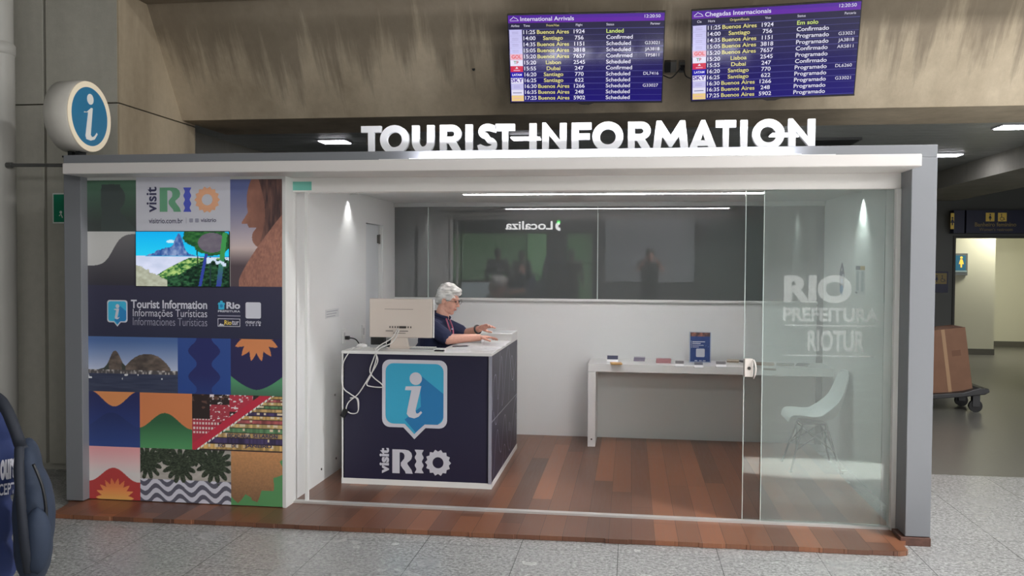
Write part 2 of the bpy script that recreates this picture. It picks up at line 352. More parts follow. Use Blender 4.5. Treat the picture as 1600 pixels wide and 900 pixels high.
GLASS_F = glass('reflection_haze_glass', (.86, .92, .90), diffuse_share=.13)  # milky diffuse part imitates hall light reflected in the pane
FROST = glass('frosted_lettering', (1, 1, 1), diffuse_share=.26, refl=0)
FROST2 = glass('faint_frosted_lettering', (1, 1, 1), diffuse_share=.24, refl=0)
def dark_glass():
    m = bpy.data.materials.new('dark_reflective_glass'); m.use_nodes = True; N = m.node_tree.nodes; L = m.node_tree.links; b = N['Principled BSDF']
    b.inputs['Base Color'].default_value = (.098, .105, .105, 1); b.inputs['Roughness'].default_value = .3
    g = N.new('ShaderNodeBsdfGlossy'); g.inputs['Roughness'].default_value = .0; mx = N.new('ShaderNodeMixShader'); mx.inputs[0].default_value = .17
    L.new(b.outputs[0], mx.inputs[1]); L.new(g.outputs[0], mx.inputs[2]); L.new(mx.outputs[0], N['Material Output'].inputs[0]); return m
DARKGLASS = dark_glass()
WHITE = mat('white_paint', (226, 226, 224), .5)
WHITE_S = mat('satin_white_laminate', (232, 232, 230), .3)
GREY = mat('grey_painted_metal', (124, 126, 131), .45)
GREY_D = mat('dark_grey_painted_metal', (92, 95, 99), .5)
NAVY = mat('navy_vinyl', (38, 36, 60), .4)
BLACK = mat('black_plastic', (22, 22, 24), .4)
CHROME = mat('brushed_metal', (180, 182, 184), .3, 1)
# ------------------------------------------------------------------ the hall
structure(MB().box(-12, 12, -13.2, 16, -.2, 0).build('floor', GRANITE))
structure(MB().box(1.95, 11.9, 1.87, 16, 0, .001).build('floor_1', mat('darker_rear_floor', (112, 111, 104), .30, noise=.06, nscale=30)))  # rear floor area, darker than the granite
mb = MB()
for x0, x1 in ((-9, -4.752), (-4.722, -4.1)):
    for z0, z1 in ((.06, 2.992), (3.004, 5.4)): mb.box(x0, x1, .84, 2.09, z0, z1)
mb.box(-9, -4.12, .885, 2.08, 0, 5.4)
structure(mb.build('wall_left', CONC_G))
fr = frame((0, 0, 0), (0, 1, 0), (0, 0, 1))
mb = MB().prism([(1.83, 3.02), (2.7, 3.02), (2.7, 5.4), (.8, 5.4), (.8, 3.905), (1.252, 3.905)], fr, -4.09, 11.8)
structure(mb.build('trim_1', CONC_W))
mb = MB().box(-4.1, -4.085, .842, 2.06, .0, 2.99).box(-4.1, -4.085, .842, 2.06, 3.002, 5.4)
structure(mb.build('trim_2', CONC_S))
DIM = mat('dark_rear_paint', (112, 114, 112), .6)
SLAT = mat('grey_ceiling_slats', (176, 180, 177), .45)
mb = MB()
for i in range(61): mb.box(-9, 11.9, 2.7+i*.215, 2.7+i*.215+.2, 3.2, 3.225)
structure(mb.build('ceiling', SLAT))
structure(MB().box(-9, 12, 2.7, 16, 3.24, 3.3).build('ceiling_1', mat('ceiling_void', (40, 42, 42), .9)))
structure(MB().box(-9, 12, -13.2, .7, HALL_Z, HALL_Z+.15).build('ceiling_2', mat('hall_ceiling_paint', (150, 148, 142), .8, noise=.08, nscale=2)))
structure(MB().box(4.73, 5.9, 4.6, 11.2, 2.93, 3.2).build('trim_3', CONC_G))
structure(MB().box(-5.6, -4.9, 3.0, 11.2, 2.85, 3.2).build('trim_4', CONC_G))
structure(MB().box(-2.9, -2.5, 3.6, 11.2, 3.02, 3.2).build('trim_5', CONC_G))
mb = MB().box(-9, 5.92, 11.2, 11.4, 0, 3.2).box(5.92, 8.6, 11.2, 11.4, 2.25, 3.2).box(8.6, 12, 11.2, 11.4, 0, 3.2)
structure(mb.build('wall_back', DIM))
CREAM = mat('cream_paint', (218, 216, 192), .55)
structure(MB().box(5.4, 7.03, 12.25, 14.2, 0, 2.9).box(7.03, 9.4, 14.17, 14.3, 0, 2.9).box(9.3, 9.4, 11.4, 14.17, 0, 2.9).build('wall_corridor', CREAM))
structure(MB().box(5.4, 9.4, 11.4, 14.3, 2.9, 2.96).build('ceiling_3', CREAM))
SKIRT = mat('dark_stone_skirting', (96, 94, 84), .4)
structure(MB().box(5.5, 7.04, 12.235, 12.25, 0, .12).box(7.03, 7.045, 12.25, 14.17, 0, .12).box(7.045, 9.3, 14.155, 14.17, 0, .12).build('baseboard_corridor', SKIRT))
structure(MB().box(5.88, 5.92, 11.17, 11.42, 0, 2.29).box(5.92, 8.6, 11.17, 11.42, 2.25, 2.29).box(8.6, 8.64, 11.17, 11.42, 0, 2.29).build('door_1', mat('dark_door_frame', (70, 70, 66), .5)))
structure(MB().box(-9.2, -9, -13.2, 16, 0, HALL_Z).build('wall_side', DIM))
structure(MB().box(11.9, 12.1, .7, 16, 0, HALL_Z).build('wall_right', DIM))
mb = MB()
for y in (-8.2, -5.4, -2.6, .2): mb.box(9.9, 10.0, y-.06, y+.06, 0, HALL_Z)
for z in (.05, 1.1, 3.0, 5.0): mb.box(9.9, 10.0, -8.2, .7, z-.05, z+.05)
structure(mb.build('window_1', GREY_D))
HW_ = -13.0
mb = MB()
for x in (.5, 2.5, 4.6, 6.6, 8.7): mb.box(x-.05, x+.05, HW_, HW_+.3, 3.4, 4.6)
for z in (3.4, 4.6): mb.box(.5, 8.7, HW_, HW_+.3, z-.05, z+.05)
structure(mb.build('added_window_2', GREY_D))  # invented clerestory frame, out of view, added around the frontal fill lamp
structure(MB().box(9.9, 10.1, -13.2, -8.3, 0, HALL_Z).build('wall_right', DIM))
# the far side of the hall, seen mirrored in the dark glass
HW = -13.0
structure(MB().box(-9, 12, HW-.2, HW, 0, HALL_Z).build('wall_front', mat('hall_front_paint', (118, 120, 122), .6)))
fr = (Vector((0, HW, 0)), Vector((-1, 0, 0)), Vector((0, 0, 1)), Vector((0, 1, 0)))
def PH(px, py): q = U(px, py+27, 'Y', 2*YB_-HW); return q.x, q.z      # the glass leans a little, so its images sit higher
YB_ = 2.818
def hb(name, xa, ya, xb, yb, y0, y1, m, parent=None):
    a = PH(xa, yb); b = PH(xb, ya); return MB().box(a[0], b[0], HW+y0+.004, HW+y1+.004, max(a[1], .0), b[1]).build(name, m, parent)
shop = thing('shop_front', (-3.4, HW, 0), 'green-walled rental shop front reflected in the dark glass band', 'shop')
hb('fascia', 640, 318, 932, 364, .0, .25, mat('shop_fascia', (92, 94, 96), .4), shop)
for xa, xb in ((640, 668), (926, 934)): hb('pier', xa, 364, xb, 500, 0, .25, mat('shop_fascia'), shop)
GREENLIT = mat('lit_green_panel', (90, 170, 100), .4, es=.30, ecol=(170, 205, 160))
hb('green_panel', 668, 366, 720, 480, 0, .05, GREENLIT, shop); hb('green_panel', 722, 364, 822, 480, 0, .06, GREENLIT, shop)
hb('green_panel', 824, 364, 854, 480, 0, .07, mat('bright_green_panel', (110, 190, 120), .4, es=.5, ecol=(170, 225, 165)), shop)
hb('green_panel', 886, 364, 926, 480, 0, .06, GREENLIT, shop); hb('grey_panel', 856, 366, 884, 480, 0, .1, mat('shop_grey', (120, 124, 126), .5), shop)
hb('panel_notice', 862, 386, 878, 398, .1, .12, mat('decal_grey', (170, 176, 178), .5), shop)
a = PH(700, 466); MB().box(a[0], PH(900, 466)[0], HW+.5, HW+1.0, 0, .80).build('counter', mat('shop_counter', (70, 84, 74), .4), shop)
LETW = mat('lit_white_letters', (255, 255, 255), .4, es=4.2)
a = PH(792, 359); b = PH(865, 346)
MB().text('Localiza', fr, .27, -b[0], a[1], -a[0], b[1], bold=.02).build('lettering', LETW, shop)
a = PH(876, 354); g = PH(874, 347)
MB().sheet(stroke(arc(-a[0], a[1], .085, -100, 90, 10), .085), fr, .27, 0).sheet(circ(-g[0], g[1], .055, 10), fr, .27, 1).build('emblem', [LETW, mat('lit_green', (90, 230, 110), es=3)], shop)
pan = hb('poster_panel', 945, 338, 1085, 440, .0, .05, mat('pale_hall_panel', (196, 200, 208), .5))
tag(pan, 'pale grey panel right of the shop in the mirror image', 'panel')
t = tag(hb('hanging_sign', 1091, 335, 1103, 372, .05, .35, mat('navy_sign', (24, 32, 66), .4)), 'upright navy sign box mirrored in the dark glass', 'sign')
a = PH(1092, 456); b = PH(1113, 424); sw = b[0]-a[0]; c_ = -(a[0]+b[0])/2
t = thing('restroom_sign', ((a[0]+b[0])/2, HW+.05, a[1]), 'black square pictogram sign mirrored above the white sill', 'sign')
MB().box(a[0], b[0], HW+.0, HW+.08, a[1], b[1]).build('plate', mat('black_sign', (14, 14, 16), .4), t)
zt_ = b[1]; MB().sheet(rc(c_-sw*.38, zt_-sw*.86, c_+sw*.38, zt_-sw*.1), fr, .085).build('picture_field', mat('sign_grey', (150, 150, 140), es=.25), t)
MB().sheet(circ(c_-.05, zt_-.09, .03), fr, .088).sheet(rc(c_-.09, zt_-.27, c_-.01, zt_-.13), fr, .088).sheet(stroke(arc(c_+.06, zt_-.21, .05, 0, 360, 14), .015), fr, .088).build('pictogram', mat('black_sign'), t)
# ------------------------------------------------------------------ the kiosk
YG, YB, XL, XR, ZD = .15, 2.818, -2.352, 1.8048, .03
kiosk = thing('information_kiosk', (-1.05, 0, 0), 'white and grey tourist information kiosk with wooden deck and dark glass band', 'kiosk')
# deck with a splintered front edge
edge = [(-3.83, -.372)]
rr = random.Random(4)
X0, X1, Y0, Y1 = -3.83, 1.66, -.372, -.30
cuts = sorted([X0+i*.142 for i in range(1, 39)])
yy = lambda x: Y0+(Y1-Y0)*(x-X0)/(X1-X0)
for x in cuts:
    if x > X1-.05: break
    j = rr.uniform(-.006, .006); edge += [(x-.004, yy(x)+edge[-1][1]-yy(edge[-1][0])), (x, yy(x)+j)]
edge += [(1.60, Y1), (1.645, Y1+.02), (1.66, Y1+.05), (1.655, Y1+.12), (1.695, -.09), (1.695, YB), (-3.93, YB), (-3.93, -.05), (-3.88, -.12)]
top = frame((0, 0, 0), (1, 0, 0), (0, 1, 0))
MB().prism(edge, top, .002, ZD).build('deck', PLANKS, kiosk)
for x0, x1 in ((-3.93, -3.80), (1.695, 1.8435)):
    z0 = .036 if x0 < 0 else .055
    MB().box(x0, x1, -.073, YG+.02, z0, 2.385).build('frame_post', GREY, kiosk, .004)
MB().box(1.665, 1.8435, -.085, .10, .0, .052).build('post_base', mat('worn_brown_base', (92, 62, 52), .5, noise=.3, nscale=30), kiosk, .003)
MB().box(-3.93, 1.8435, -.073, YB+.1, 2.385, 2.4621).build('roof', GREY, kiosk, .004)
CANW = mat('canopy_white', (212, 207, 204), .4)
MB().box(-3.814, 1.698, -.25, YG+.02, 2.3115, 2.3849).build('canopy', CANW, kiosk, .006)
MB().box(-2.36, 1.695, YG-.02, YG+.1, 2.2126, 2.3115).build('header', mat('header_white', (242, 239, 236), .4), kiosk, .003)
MB().box(-2.36, -2.335, .0, YG+.05, ZD, 2.3115).build('jamb', WHITE, kiosk, .002)
MB().box(1.665, 1.695, YG-.03, YG+.06, ZD, 2.2126).build('jamb', WHITE, kiosk, .002)
MB().box(-2.36, 1.695, YG-.02, YG+.03, ZD, ZD+.014).build('door_track', mat('pale_track', (205, 203, 200), .35, .3), kiosk)
MB().box(-2.258, -2.238, YG, YG+.03, ZD, 2.2126).build('door_stop', WHITE, kiosk)
MB().box(-2.345, -2.20, YG-.0225, YG-.02, 2.225, 2.285).build('sticker', mat('teal_reflection_paint', (128, 206, 190), .4), kiosk)  # teal plate paints in the green exit sign's reflection on the header
# partition with the door opening, side wall, back wall, ceiling
DY0, DY1, DZ = 1.86, 2.40, 2.084
mb = MB().box(XL-.1, XL, YG+.05, DY0, ZD, 2.385).box(XL-.1, XL, DY1, YB, ZD, 2.385).box(XL-.1, XL, DY0, DY1, DZ, 2.385)
INW = mat('interior_white', (228, 229, 228), .55)
mb.build('partition_wall', INW, kiosk)
pdoor = MB().box(XL-.09, XL-.03, DY0, DY1-.06, ZD, DZ-.005).build('partition_door', mat('door_white', (214, 218, 220), .5), kiosk, .002)
MB().box(XL-.095, XL-.012, DY1-.045, DY1, ZD, DZ).build('door_frame', INW, kiosk)
for z in (1.95, 1.1, .3): MB().cyl((XL-.02, DY1-.052, z-.045), (XL-.02, DY1-.052, z+.045), .009).box(XL-.03, XL-.022, DY1-.1, DY1-.01, z-.04, z+.04).build('hinge', mat('hinge_metal', (120, 118, 112), .35, .8), pdoor)
MB().box(XR, 1.8435, YG+.05, YB+.1, ZD, 2.385).build('side_wall', INW, kiosk)
MB().box(XL-1.56, XL-1.46, YG, YB+.1, ZD, 2.385).build('outer_wall', GREY, kiosk)
SILL = 1.379
MB().box(XL-1.46, XR, YB, YB+.1, ZD, SILL).box(XL-1.46, XR, YB, YB+.1, 2.3102, 2.385).box(XL-1.46, XL, YB, YB+.1, SILL, 2.3102).build('back_wall', INW, kiosk)
MB().box(XL, XR-.055, YB-.03, YB+.01, SILL-.022, SILL+.004).build('window_sill', WHITE, kiosk, .002)
MB().box(XR-.058, XR, YB-.012, YB, ZD, 2.326).build('corner_post', GREY_D, kiosk)
MB().box(XL-1.46, XR, YG+.1, YB, 2.326, 2.36).build('interior_ceiling', INW, kiosk)
MB().box(XL, XR, YB-.05, YB-.006, 2.285, 2.326).build('window_head', mat('pale_alu', (190, 192, 192), .4), kiosk)
xs = [XL, U(670, 400, 'Y', YB).x, U(934, 400, 'Y', YB).x, XR-.058]
for i in range(3):
    d = (0.0, -.008, -.016)[i]
    p = MB().box(xs[i], xs[i+1], YB-.018+d+.012, YB-.006+d+.012, SILL, 2.29).build('window_glass', DARKGLASS, kiosk); p.rotation_euler.x = .0155
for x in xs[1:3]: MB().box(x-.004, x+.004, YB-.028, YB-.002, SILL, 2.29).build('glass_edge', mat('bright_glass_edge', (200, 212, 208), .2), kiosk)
# fixed pane with frosted lettering
XF0 = U(1193, 500, 'Y', YG).x
pane = MB().box(XF0, 1.67, YG+.012, YG+.02, ZD+.012, 2.2126).build('fixed_pane', GLASS_F, kiosk)
MB().box(XF0-.004, XF0, YG+.011, YG+.021, ZD+.014, 2.2126).build('pane_edge', mat('pale_glass_edge', (214, 226, 222), .2), pane)
fg = frame((0, YG+.0118, 0), (1, 0, 0), (0, 0, 1))
def PG(x, y): q = U(x, y, 'Y', YG); return q.x, q.z
def gl_text(txt, xa, ya, xb, yb, bold=0):
    a = PG(xa, yb); b = PG(xb, ya); return MB().text(txt, fg, 0, a[0], a[1], b[0], b[1], bold=bold)
gl_text('RIO', 1225, 430, 1332, 473, .05).build('frosted_lettering', FROST, pane)
gl_text('PREFEITURA', 1224, 482, 1374, 502, .03).build('frosted_lettering', FROST2, pane)
gl_text('RIOTUR', 1262, 517, 1352, 549, .03).build('frosted_lettering', FROST2, pane)
mb = MB()
for y in (508, 555): a = PG(1225, y); b = PG(1366, y+2); mb.sheet(rc(a[0], a[1]-.004, b[0], a[1]+.004), fg, 0)
mb.build('frosted_line', FROST2, pane)
# sliding leaf
XS0 = U(1165, 500, 'Y', YG).x
door = thing('sliding_glass_door', (XS0+.4, YG, ZD), 'clear sliding glass leaf pushed open, with a white lock plate on its edge', 'door')
lf = MB().box(XS0, 1.62, YG+.032, YG+.042, ZD+.014, 2.2126).build('pane', GLASS, door)
MB().box(XS0-.004, XS0, YG+.031, YG+.043, ZD+.014, 2.2126).build('pane_edge', mat('pale_glass_edge'), door)
a = U(1163, 589, 'Y', YG); b = U(1177, 561, 'Y', YG)
lock = MB().box(a.x, b.x, YG-.002, YG+.07, a.z, b.z).build('lock_plate', mat('lock_white', (222, 214, 208), .35), door, .004)
c = U(1170.5, 575.5, 'Y', YG); MB().cyl((c.x, YG-.006, c.z), (c.x, YG, c.z), .011, seg=16).build('keyhole', mat('lock_metal', (90, 88, 86), .3, .8), lock)
mb = MB().tube([(b.x, YG-.012, b.z-.004), (b.x+.010, YG-.02, b.z-.03), (b.x+.014, YG-.02, (a.z+b.z)/2), (b.x+.010, YG-.02, a.z+.02), (b.x, YG-.012, a.z-.008)], .006)
mb.build('pull_handle', mat('lock_white'), lock)
# lamps inside
strip = thing('strip_light', (-.16, 1.55, 2.326), 'long glowing strip lamp along the kiosk ceiling', 'lamp')
MB().box(-1.42, 1.08, 1.525, 1.585, 2.306, 2.326).build('housing', WHITE, strip)
MB().box(-1.40, 1.06, 1.535, 1.575, 2.302, 2.306).build('diffuser', mat('strip_glow', (255, 252, 255), es=70), strip)
def spot(x, y, z, label, e, tilt):
    t = thing('ceiling_spotlight', (x, y, z), label, 'spotlight', 'kiosk ceiling spotlights')
    MB().lathe([(.028, -.03), (.036, -.03), (.04, -.004), (.05, 0), (.03, 0), (.028, -.03)], (x, y, z)).build('ring', WHITE, t)
    l = bpy.data.lights.new('spot', 'SPOT'); l.energy = e; l.spot_size = math.radians(84); l.spot_blend = .85; l.shadow_soft_size = .02; l.color = (1, .99, .97)
    o = bpy.data.objects.new('spot', l); COL.objects.link(o); o.location = (x, y, z-.035); o.rotation_euler = (0, tilt, 0)
spot(XL+.055, 1.36, 2.326, 'recessed spotlight washing the partition wall', 8, 0)
spot(XR-.055, 1.45, 2.326, 'recessed spotlight washing the far side wall by the chair', 28, 0)
spot(-.3, .55, 2.326, 'recessed spotlight over the open doorway', 9, 0)

# ------------------------------------------------------------------ mural
MX0, MX1, MZ0, MZ1 = -3.80, -2.36, .036, 2.3115
mural = thing('mural_panel', ((MX0+MX1)/2, 0, MZ0), 'tall printed panel of city pictures and tourist signage beside the open kiosk', 'panel')
MB().box(MX0-.02, MX1, .0, YG-.01, MZ0, MZ1).build('board', WHITE, mural)
fm = frame((0, 0, 0), (1, 0, 0), (0, 0, 1))
def PM(x, y): q = U(x, y, 'Y', 0); return q.x, q.z
MC = 1.42
PRINT = print_mat('printed_vinyl')
cx = [MX0, -3.43, -3.411, -3.125, -3.02, -2.734, MX1]
zr = [MZ0, .412, .803, 1.193, 1.555, 1.933, MZ1]
def soft(c): g = (c@np.array([.3, .59, .11]))[..., None]; return (g+(c-g)*.78)*MC*(1-.10*np.clip((np.abs(c-g).max(-1, keepdims=True)-20)/60, 0, 1))
def tile(name, x0, x1, z0, z1, fn, nx=120, ny=120): return picture(name, fm, x0, z0, x1, z1, nx, ny, lambda u, v: soft(fn(u, v)), PRINT, mural, .0015)
def t_green(u, v):
    im = lerp(K(u, (52, 58, 56)), K(u, (60, 92, 72)), v*1.3-.2)
    r = ((u > .3) & (u < .68) & (v > .2) & (v < .92)) | (((u-.5)/.28)**2+((v-.66)/.27)**2 < 1) | ((u > .38-(.45-v)*.4) & (u < .62+(.45-v)*.9) & (v < .45))
    return put(im, r & (u > .28), (55, 63, 62))
tile('printed_tile', cx[0], cx[1], zr[5], zr[6]-.02, t_green)
tile('printed_tile', cx[1], cx[5], zr[5], zr[6]-.0, lambda u, v: K(u, (158, 158, 168)), 4, 4)
def t_bust(u, v):
    im = lerp(K(u, (164, 146, 142)), K(u, (78, 88, 138)), (v-.34)*1.7); im = lerp(im, K(u, (72, 60, 66)), (.36-v)*6)
    head = (((u-.68)/.36)**2+((v-.80)/.30)**2 < 1) & (u > .32)
    face = (u > .36+np.abs(v-.66)*.12-.04*np.exp(-((v-.585)/.03)**2)) & (v > .40) & (v < .85) & (u < .85) & (v > .40+.0*(u))
    nose = (u > .42-.20*np.clip((.75-v)/.15, 0, 1)) & (v > .585) & (v < .75) & (u < .6)
    chin = (((u-.62)/.2)**2+((v-.46)/.10)**2 < 1)
    stone = lerp(K(u, (78, 50, 48)), K(u, (142, 92, 74)), .9-(u-.3)*1.1+fbm(u, v, 9)*.5-.25)
    im = put(im, (head | face | nose | chin) & ~((u < .5) & (v < .55) & (((u-.62)/.2)**2+((v-.46)/.10)**2 >= 1)), stone)
    hair = (u > .55+.25*np.sin((1-v)*5.)*.5) & (v > .42) & (((u-.75)/.42)**2+((v-.72)/.34)**2 < 1)
    im = put(im, hair, lerp(K(u, (58, 44, 46)), K(u, (120, 80, 68)), fbm(u*2, v*.6, 12)*1.2-.25))
    sh = v < .05+.62*np.clip((u-.16)/.84, 0, 1)**.8
    im = put(im, sh & (u > .16), lerp(K(u, (108, 68, 60)), K(u, (158, 104, 84)), fbm(u, v, 40)*.8+.1+(u-.5)*.2)); return im
tile('printed_tile', cx[5], cx[6], zr[4], zr[6]-.02, t_bust, 120, 200)
def t_wave(u, v):
    im = lerp(K(u, (48, 46, 54)), K(u, (92, 90, 92)), v); edge = .36+.60/(1+np.exp(-(u-.52)*11))
    return put(im, v > edge, (156, 155, 153))
tile('printed_tile', cx[0], cx[1], zr[4], zr[5], t_wave)
tile('printed_tile', MX0, MX1, zr[3], zr[4], lambda u, v: lerp(K(u, (40, 41, 62)), K(u, (48, 47, 68)), v), 4, 4)
def t_bay(u, v):
    im = lerp(K(u, (152, 158, 178)), K(u, (62, 92, 148)), (v-.35)*1.7)
    h1 = .38+.24*np.exp(-np.abs((u-.30)/.07)**2.4)+.12*np.exp(-np.abs((u-.32)/.15)**2); h2 = .40+.29*np.clip(1-np.abs((u-.66)/.27)**2.4, 0, 1)*(1-.12*np.clip(.62-u, 0, 1)/.3)
    h = np.maximum(h1, np.where((u > .40) & (u < .92), h2, 0))+.012*fbm(u, v, 40)
    rock = lerp(K(u, (52, 46, 44)), K(u, (104, 88, 78)), fbm(u, v, 14)*1.2-.1)
    rock = put(rock, (h1 < .55) & (u < .42) & (v < .52), (48, 54, 48)); im = put(im, (v < h) & (v > .33), rock)
    im = put(im, (v < .40) & (v > .33), lerp(K(u, (66, 62, 64)), K(u, (158, 152, 148)), (vnoise(u*60, v*20, 1)-.45)*2.4))
    sea = lerp(K(u, (36, 42, 66)), K(u, (58, 64, 84)), fbm(u*.4, v*3, 12)); im = put(im, v < .33, sea)
    return put(im, (v < .33) & (v > .22) & (vnoise(u*34, v*16, 1) > .86), (165, 165, 168))
tile('printed_tile', cx[0], cx[3], zr[2], zr[3], t_bay, 220, 130)
def t_wavyI(u, v):
    im = lerp(K(u, (36, 66, 138)), K(u, (42, 70, 140)), v); wdt = .22+.08*np.cos((v-.77)*2*PI/.46)
    return put(im, np.abs(u-.5) < wdt, lerp(K(u, (38, 42, 96)), K(u, (34, 56, 118)), (.35-v)*2))
tile('printed_tile', cx[3], cx[5], zr[2], zr[3], t_wavyI)
def star(u, v, cxx, cyy, r0, r1, n): a = np.arctan2(v-cyy, u-cxx); rr_ = np.hypot(u-cxx, v-cyy); return rr_ < r0+(r1-r0)*np.abs(((a/(2*PI)*n) % 1)-.5)*2
def t_star(u, v):
    im = K(u, (40, 38, 76)); im = put(im, star(u, v, .5, 1.06, .30, .46, 14) , (194, 112, 62))
    return put(im, v < .10+.24*np.abs((u-.5)*2)**1.6, lerp(K(u, (52, 92, 70)), K(u, (62, 128, 86)), v*4))
tile('printed_tile', cx[5], cx[6], zr[2], zr[3], t_star)
bump = lambda u, c, wd: .5*(1+np.cos(PI*np.clip((u-c)/(wd*2), -1, 1)))
def t_dip(u, v):
    im = lerp(K(u, (40, 62, 130)), K(u, (36, 40, 86)), (v-.1)*1.2); im = put(im, v < .36+.26*bump(u, .45, .28), lerp(K(u, (42, 64, 130)), K(u, (34, 44, 92)), v*1.7))
    return put(im, v > 1.0-.28*(bump(u, .5, .24)-.05), (198, 118, 62))
tile('printed_tile', cx[0], cx[2], zr[1], zr[2], t_dip)
def t_hill(u, v): return put(K(u, (192, 106, 58)), v < .36+.28*bump(u, .48, .26), lerp(K(u, (62, 130, 76)), K(u, (38, 82, 52)), v*2))
tile('printed_tile', cx[2], cx[4], zr[1], zr[2], t_hill)
def t_steps(u, v):
    im = K(u, (44, 34, 34)); im = put(im, (fbm(u, v, 16) > .6) & (v > .7), (84, 58, 50))
    im = put(im, (v < .56) & (u < .3), (172, 40, 58)); im = put(im, (v < .56) & (u < .3) & (((u*30) % 1) > .4) & (((v*12) % 1) > .45) & (v > .3), (176, 160, 158))
    im = put(im, (u > .2) & (u < .42) & (v > .5) & (v < .82), (164, 48, 62)); im = put(im, (u > .42) & (u < .68) & (v > .70) & (v < 1), (178, 44, 62))
    im = put(im, (u > .2) & (u < .68) & (v > .52) & (fbm(u*1.3, v, 26) > .66), (196, 170, 172))
    d = v-(-.02+1.18*(u-.02)); band = (np.abs(d-.06) < .09) & (v < 1); im = put(im, band, (190, 36, 58))
    st = d < -.0; k = 1/(1.06-v*.75); row = v*11*(.7+.5*v); fr_ = row % 1; idx = np.floor(row)
    pal = np.array([(172, 134, 70), (58, 48, 84), (160, 128, 76), (70, 110, 72), (168, 140, 82), (150, 70, 70)])
    c = pal[(idx.astype(int)) % 6]*(.72+.5*vnoise(u*50, idx*3.1, 1))[..., None]; c = np.where((fr_ < .2)[..., None], np.array((48, 36, 40.)), c)
    c = np.where(((fr_ > .5) & (vnoise(u*26, idx*7.3, 1) > .72))[..., None], np.array((176, 160, 132.)), c)
    im = put(im, st, c); dd = (d > -.035) & (d < .0) & (((u*24) % 1) > .35); return put(im, dd, (190, 178, 172))
tile('printed_tile', cx[4], cx[6], zr[1], zr[2], t_steps, 220, 140)
def t_sun(u, v):
    im = lerp(K(u, (168, 162, 160)), K(u, (196, 128, 132)), (v-.5)*2.2); im = put(im, v < .34+.26*bump(u, .48, .24), (176, 50, 50))
    return put(im, star(u, v, .5, .03, .26, .38, 18), lerp(K(u, (232, 150, 66)), K(u, (206, 100, 54)), v*3))
tile('printed_tile', cx[0], cx[2], zr[0], zr[1], t_sun)
def t_palms(u, v):
    im = lerp(K(u, (112, 108, 102)), K(u, (156, 150, 144)), fbm(u, v, 8)); base = v*1.0
    wv = (v*5.6+.42*np.sin(u*2*PI*3.9+v*1.5)) % 1; im = put(im, v < .42, np.where((wv < .5)[..., None], np.array((74, 74, 88.)), np.array((158, 158, 170.))))
    for (px, py, r) in ((.08, .74, .25), (.44, .70, .27), (.82, .74, .28), (.26, .92, .16), (.62, .92, .18)):
        a = np.arctan2(v-py, (u-px)*1.77); q = np.hypot((u-px)*1.77, v-py); fronds = q < r*1.35*(.55+.45*np.abs(np.sin(a*6.5+px*9))*(.7+.5*vnoise(a*3+9, q*20, 1)))
        im = put(im, fronds, lerp(K(u, (26, 32, 26)), K(u, (66, 78, 58)), fbm(u*3, v*3, 22)*1.5-.3))
    return im
tile('printed_tile', cx[2], cx[5], zr[0], zr[1], t_palms, 220, 140)
def t_gold(u, v):
    im = lerp(K(u, (98, 72, 52)), K(u, (176, 118, 68)), v*.9+fbm(u, v, 40)*.35-.1); a = np.arctan2(v-1.0, u-.1); q = np.hypot(u-.1, v-1.0)
    return put(im, q > .86+.13*np.abs(((a*2.6) % 1)-.5)*2*1.2-.05*(u < .4), (64, 122, 70))
tile('printed_tile', cx[5], cx[6], zr[0], zr[1], t_gold)
pc = lambda c: tuple(min(255, x*MC) for x in c)
INK = [mat('print_white', pc((160, 160, 168))), mat('print_navy', pc((48, 48, 72))), mat('print_green', pc((84, 128, 102))), mat('print_blue', pc((66, 74, 152))), mat('print_orange', pc((206, 136, 108))),
       mat('print_cyan', pc((52, 140, 168))), mat('print_deep_blue', pc((38, 104, 150))), mat('print_pale', pc((120, 120, 134))), mat('print_yellow', pc((190, 160, 80)))]
mb = MB(); D = .003
bx = lambda xa, ya, xb, yb: (*PM(xa, yb), *PM(xb, ya))
rio_logo(mb, fm, D, bx(250, 293, 283, 331), bx(287, 293, 299, 331), bx(304, 291, 344, 333), 2, 3, 4)
a = bx(229.5, 292, 245, 332); vertical_text(mb, 'visit', (1, 0, 0), (0, 0, 1), (0, 0, 0), D, a[0], a[1], a[2], a[3], .02, 1)
a = bx(233, 341, 286, 349); mb.text('visitrio.com.br', fm, D, *a, bold=.01, mi=1); a = bx(314, 341, 338, 347); mb.text('visitrio', fm, D, *a, bold=.01, mi=1)
a = PM(291, 349); b = PM(291.6, 340); mb.sheet(rc(a[0], a[1], a[0]+.003, b[1]), fm, D, 7)
for x in (299, 308): c = PM(x, 344.5); mb.sheet(rrect(c[0]-.014, c[1]-.014, c[0]+.014, c[1]+.014, .006), fm, D, 7)
mb.build('visit_logo', INK, mural)
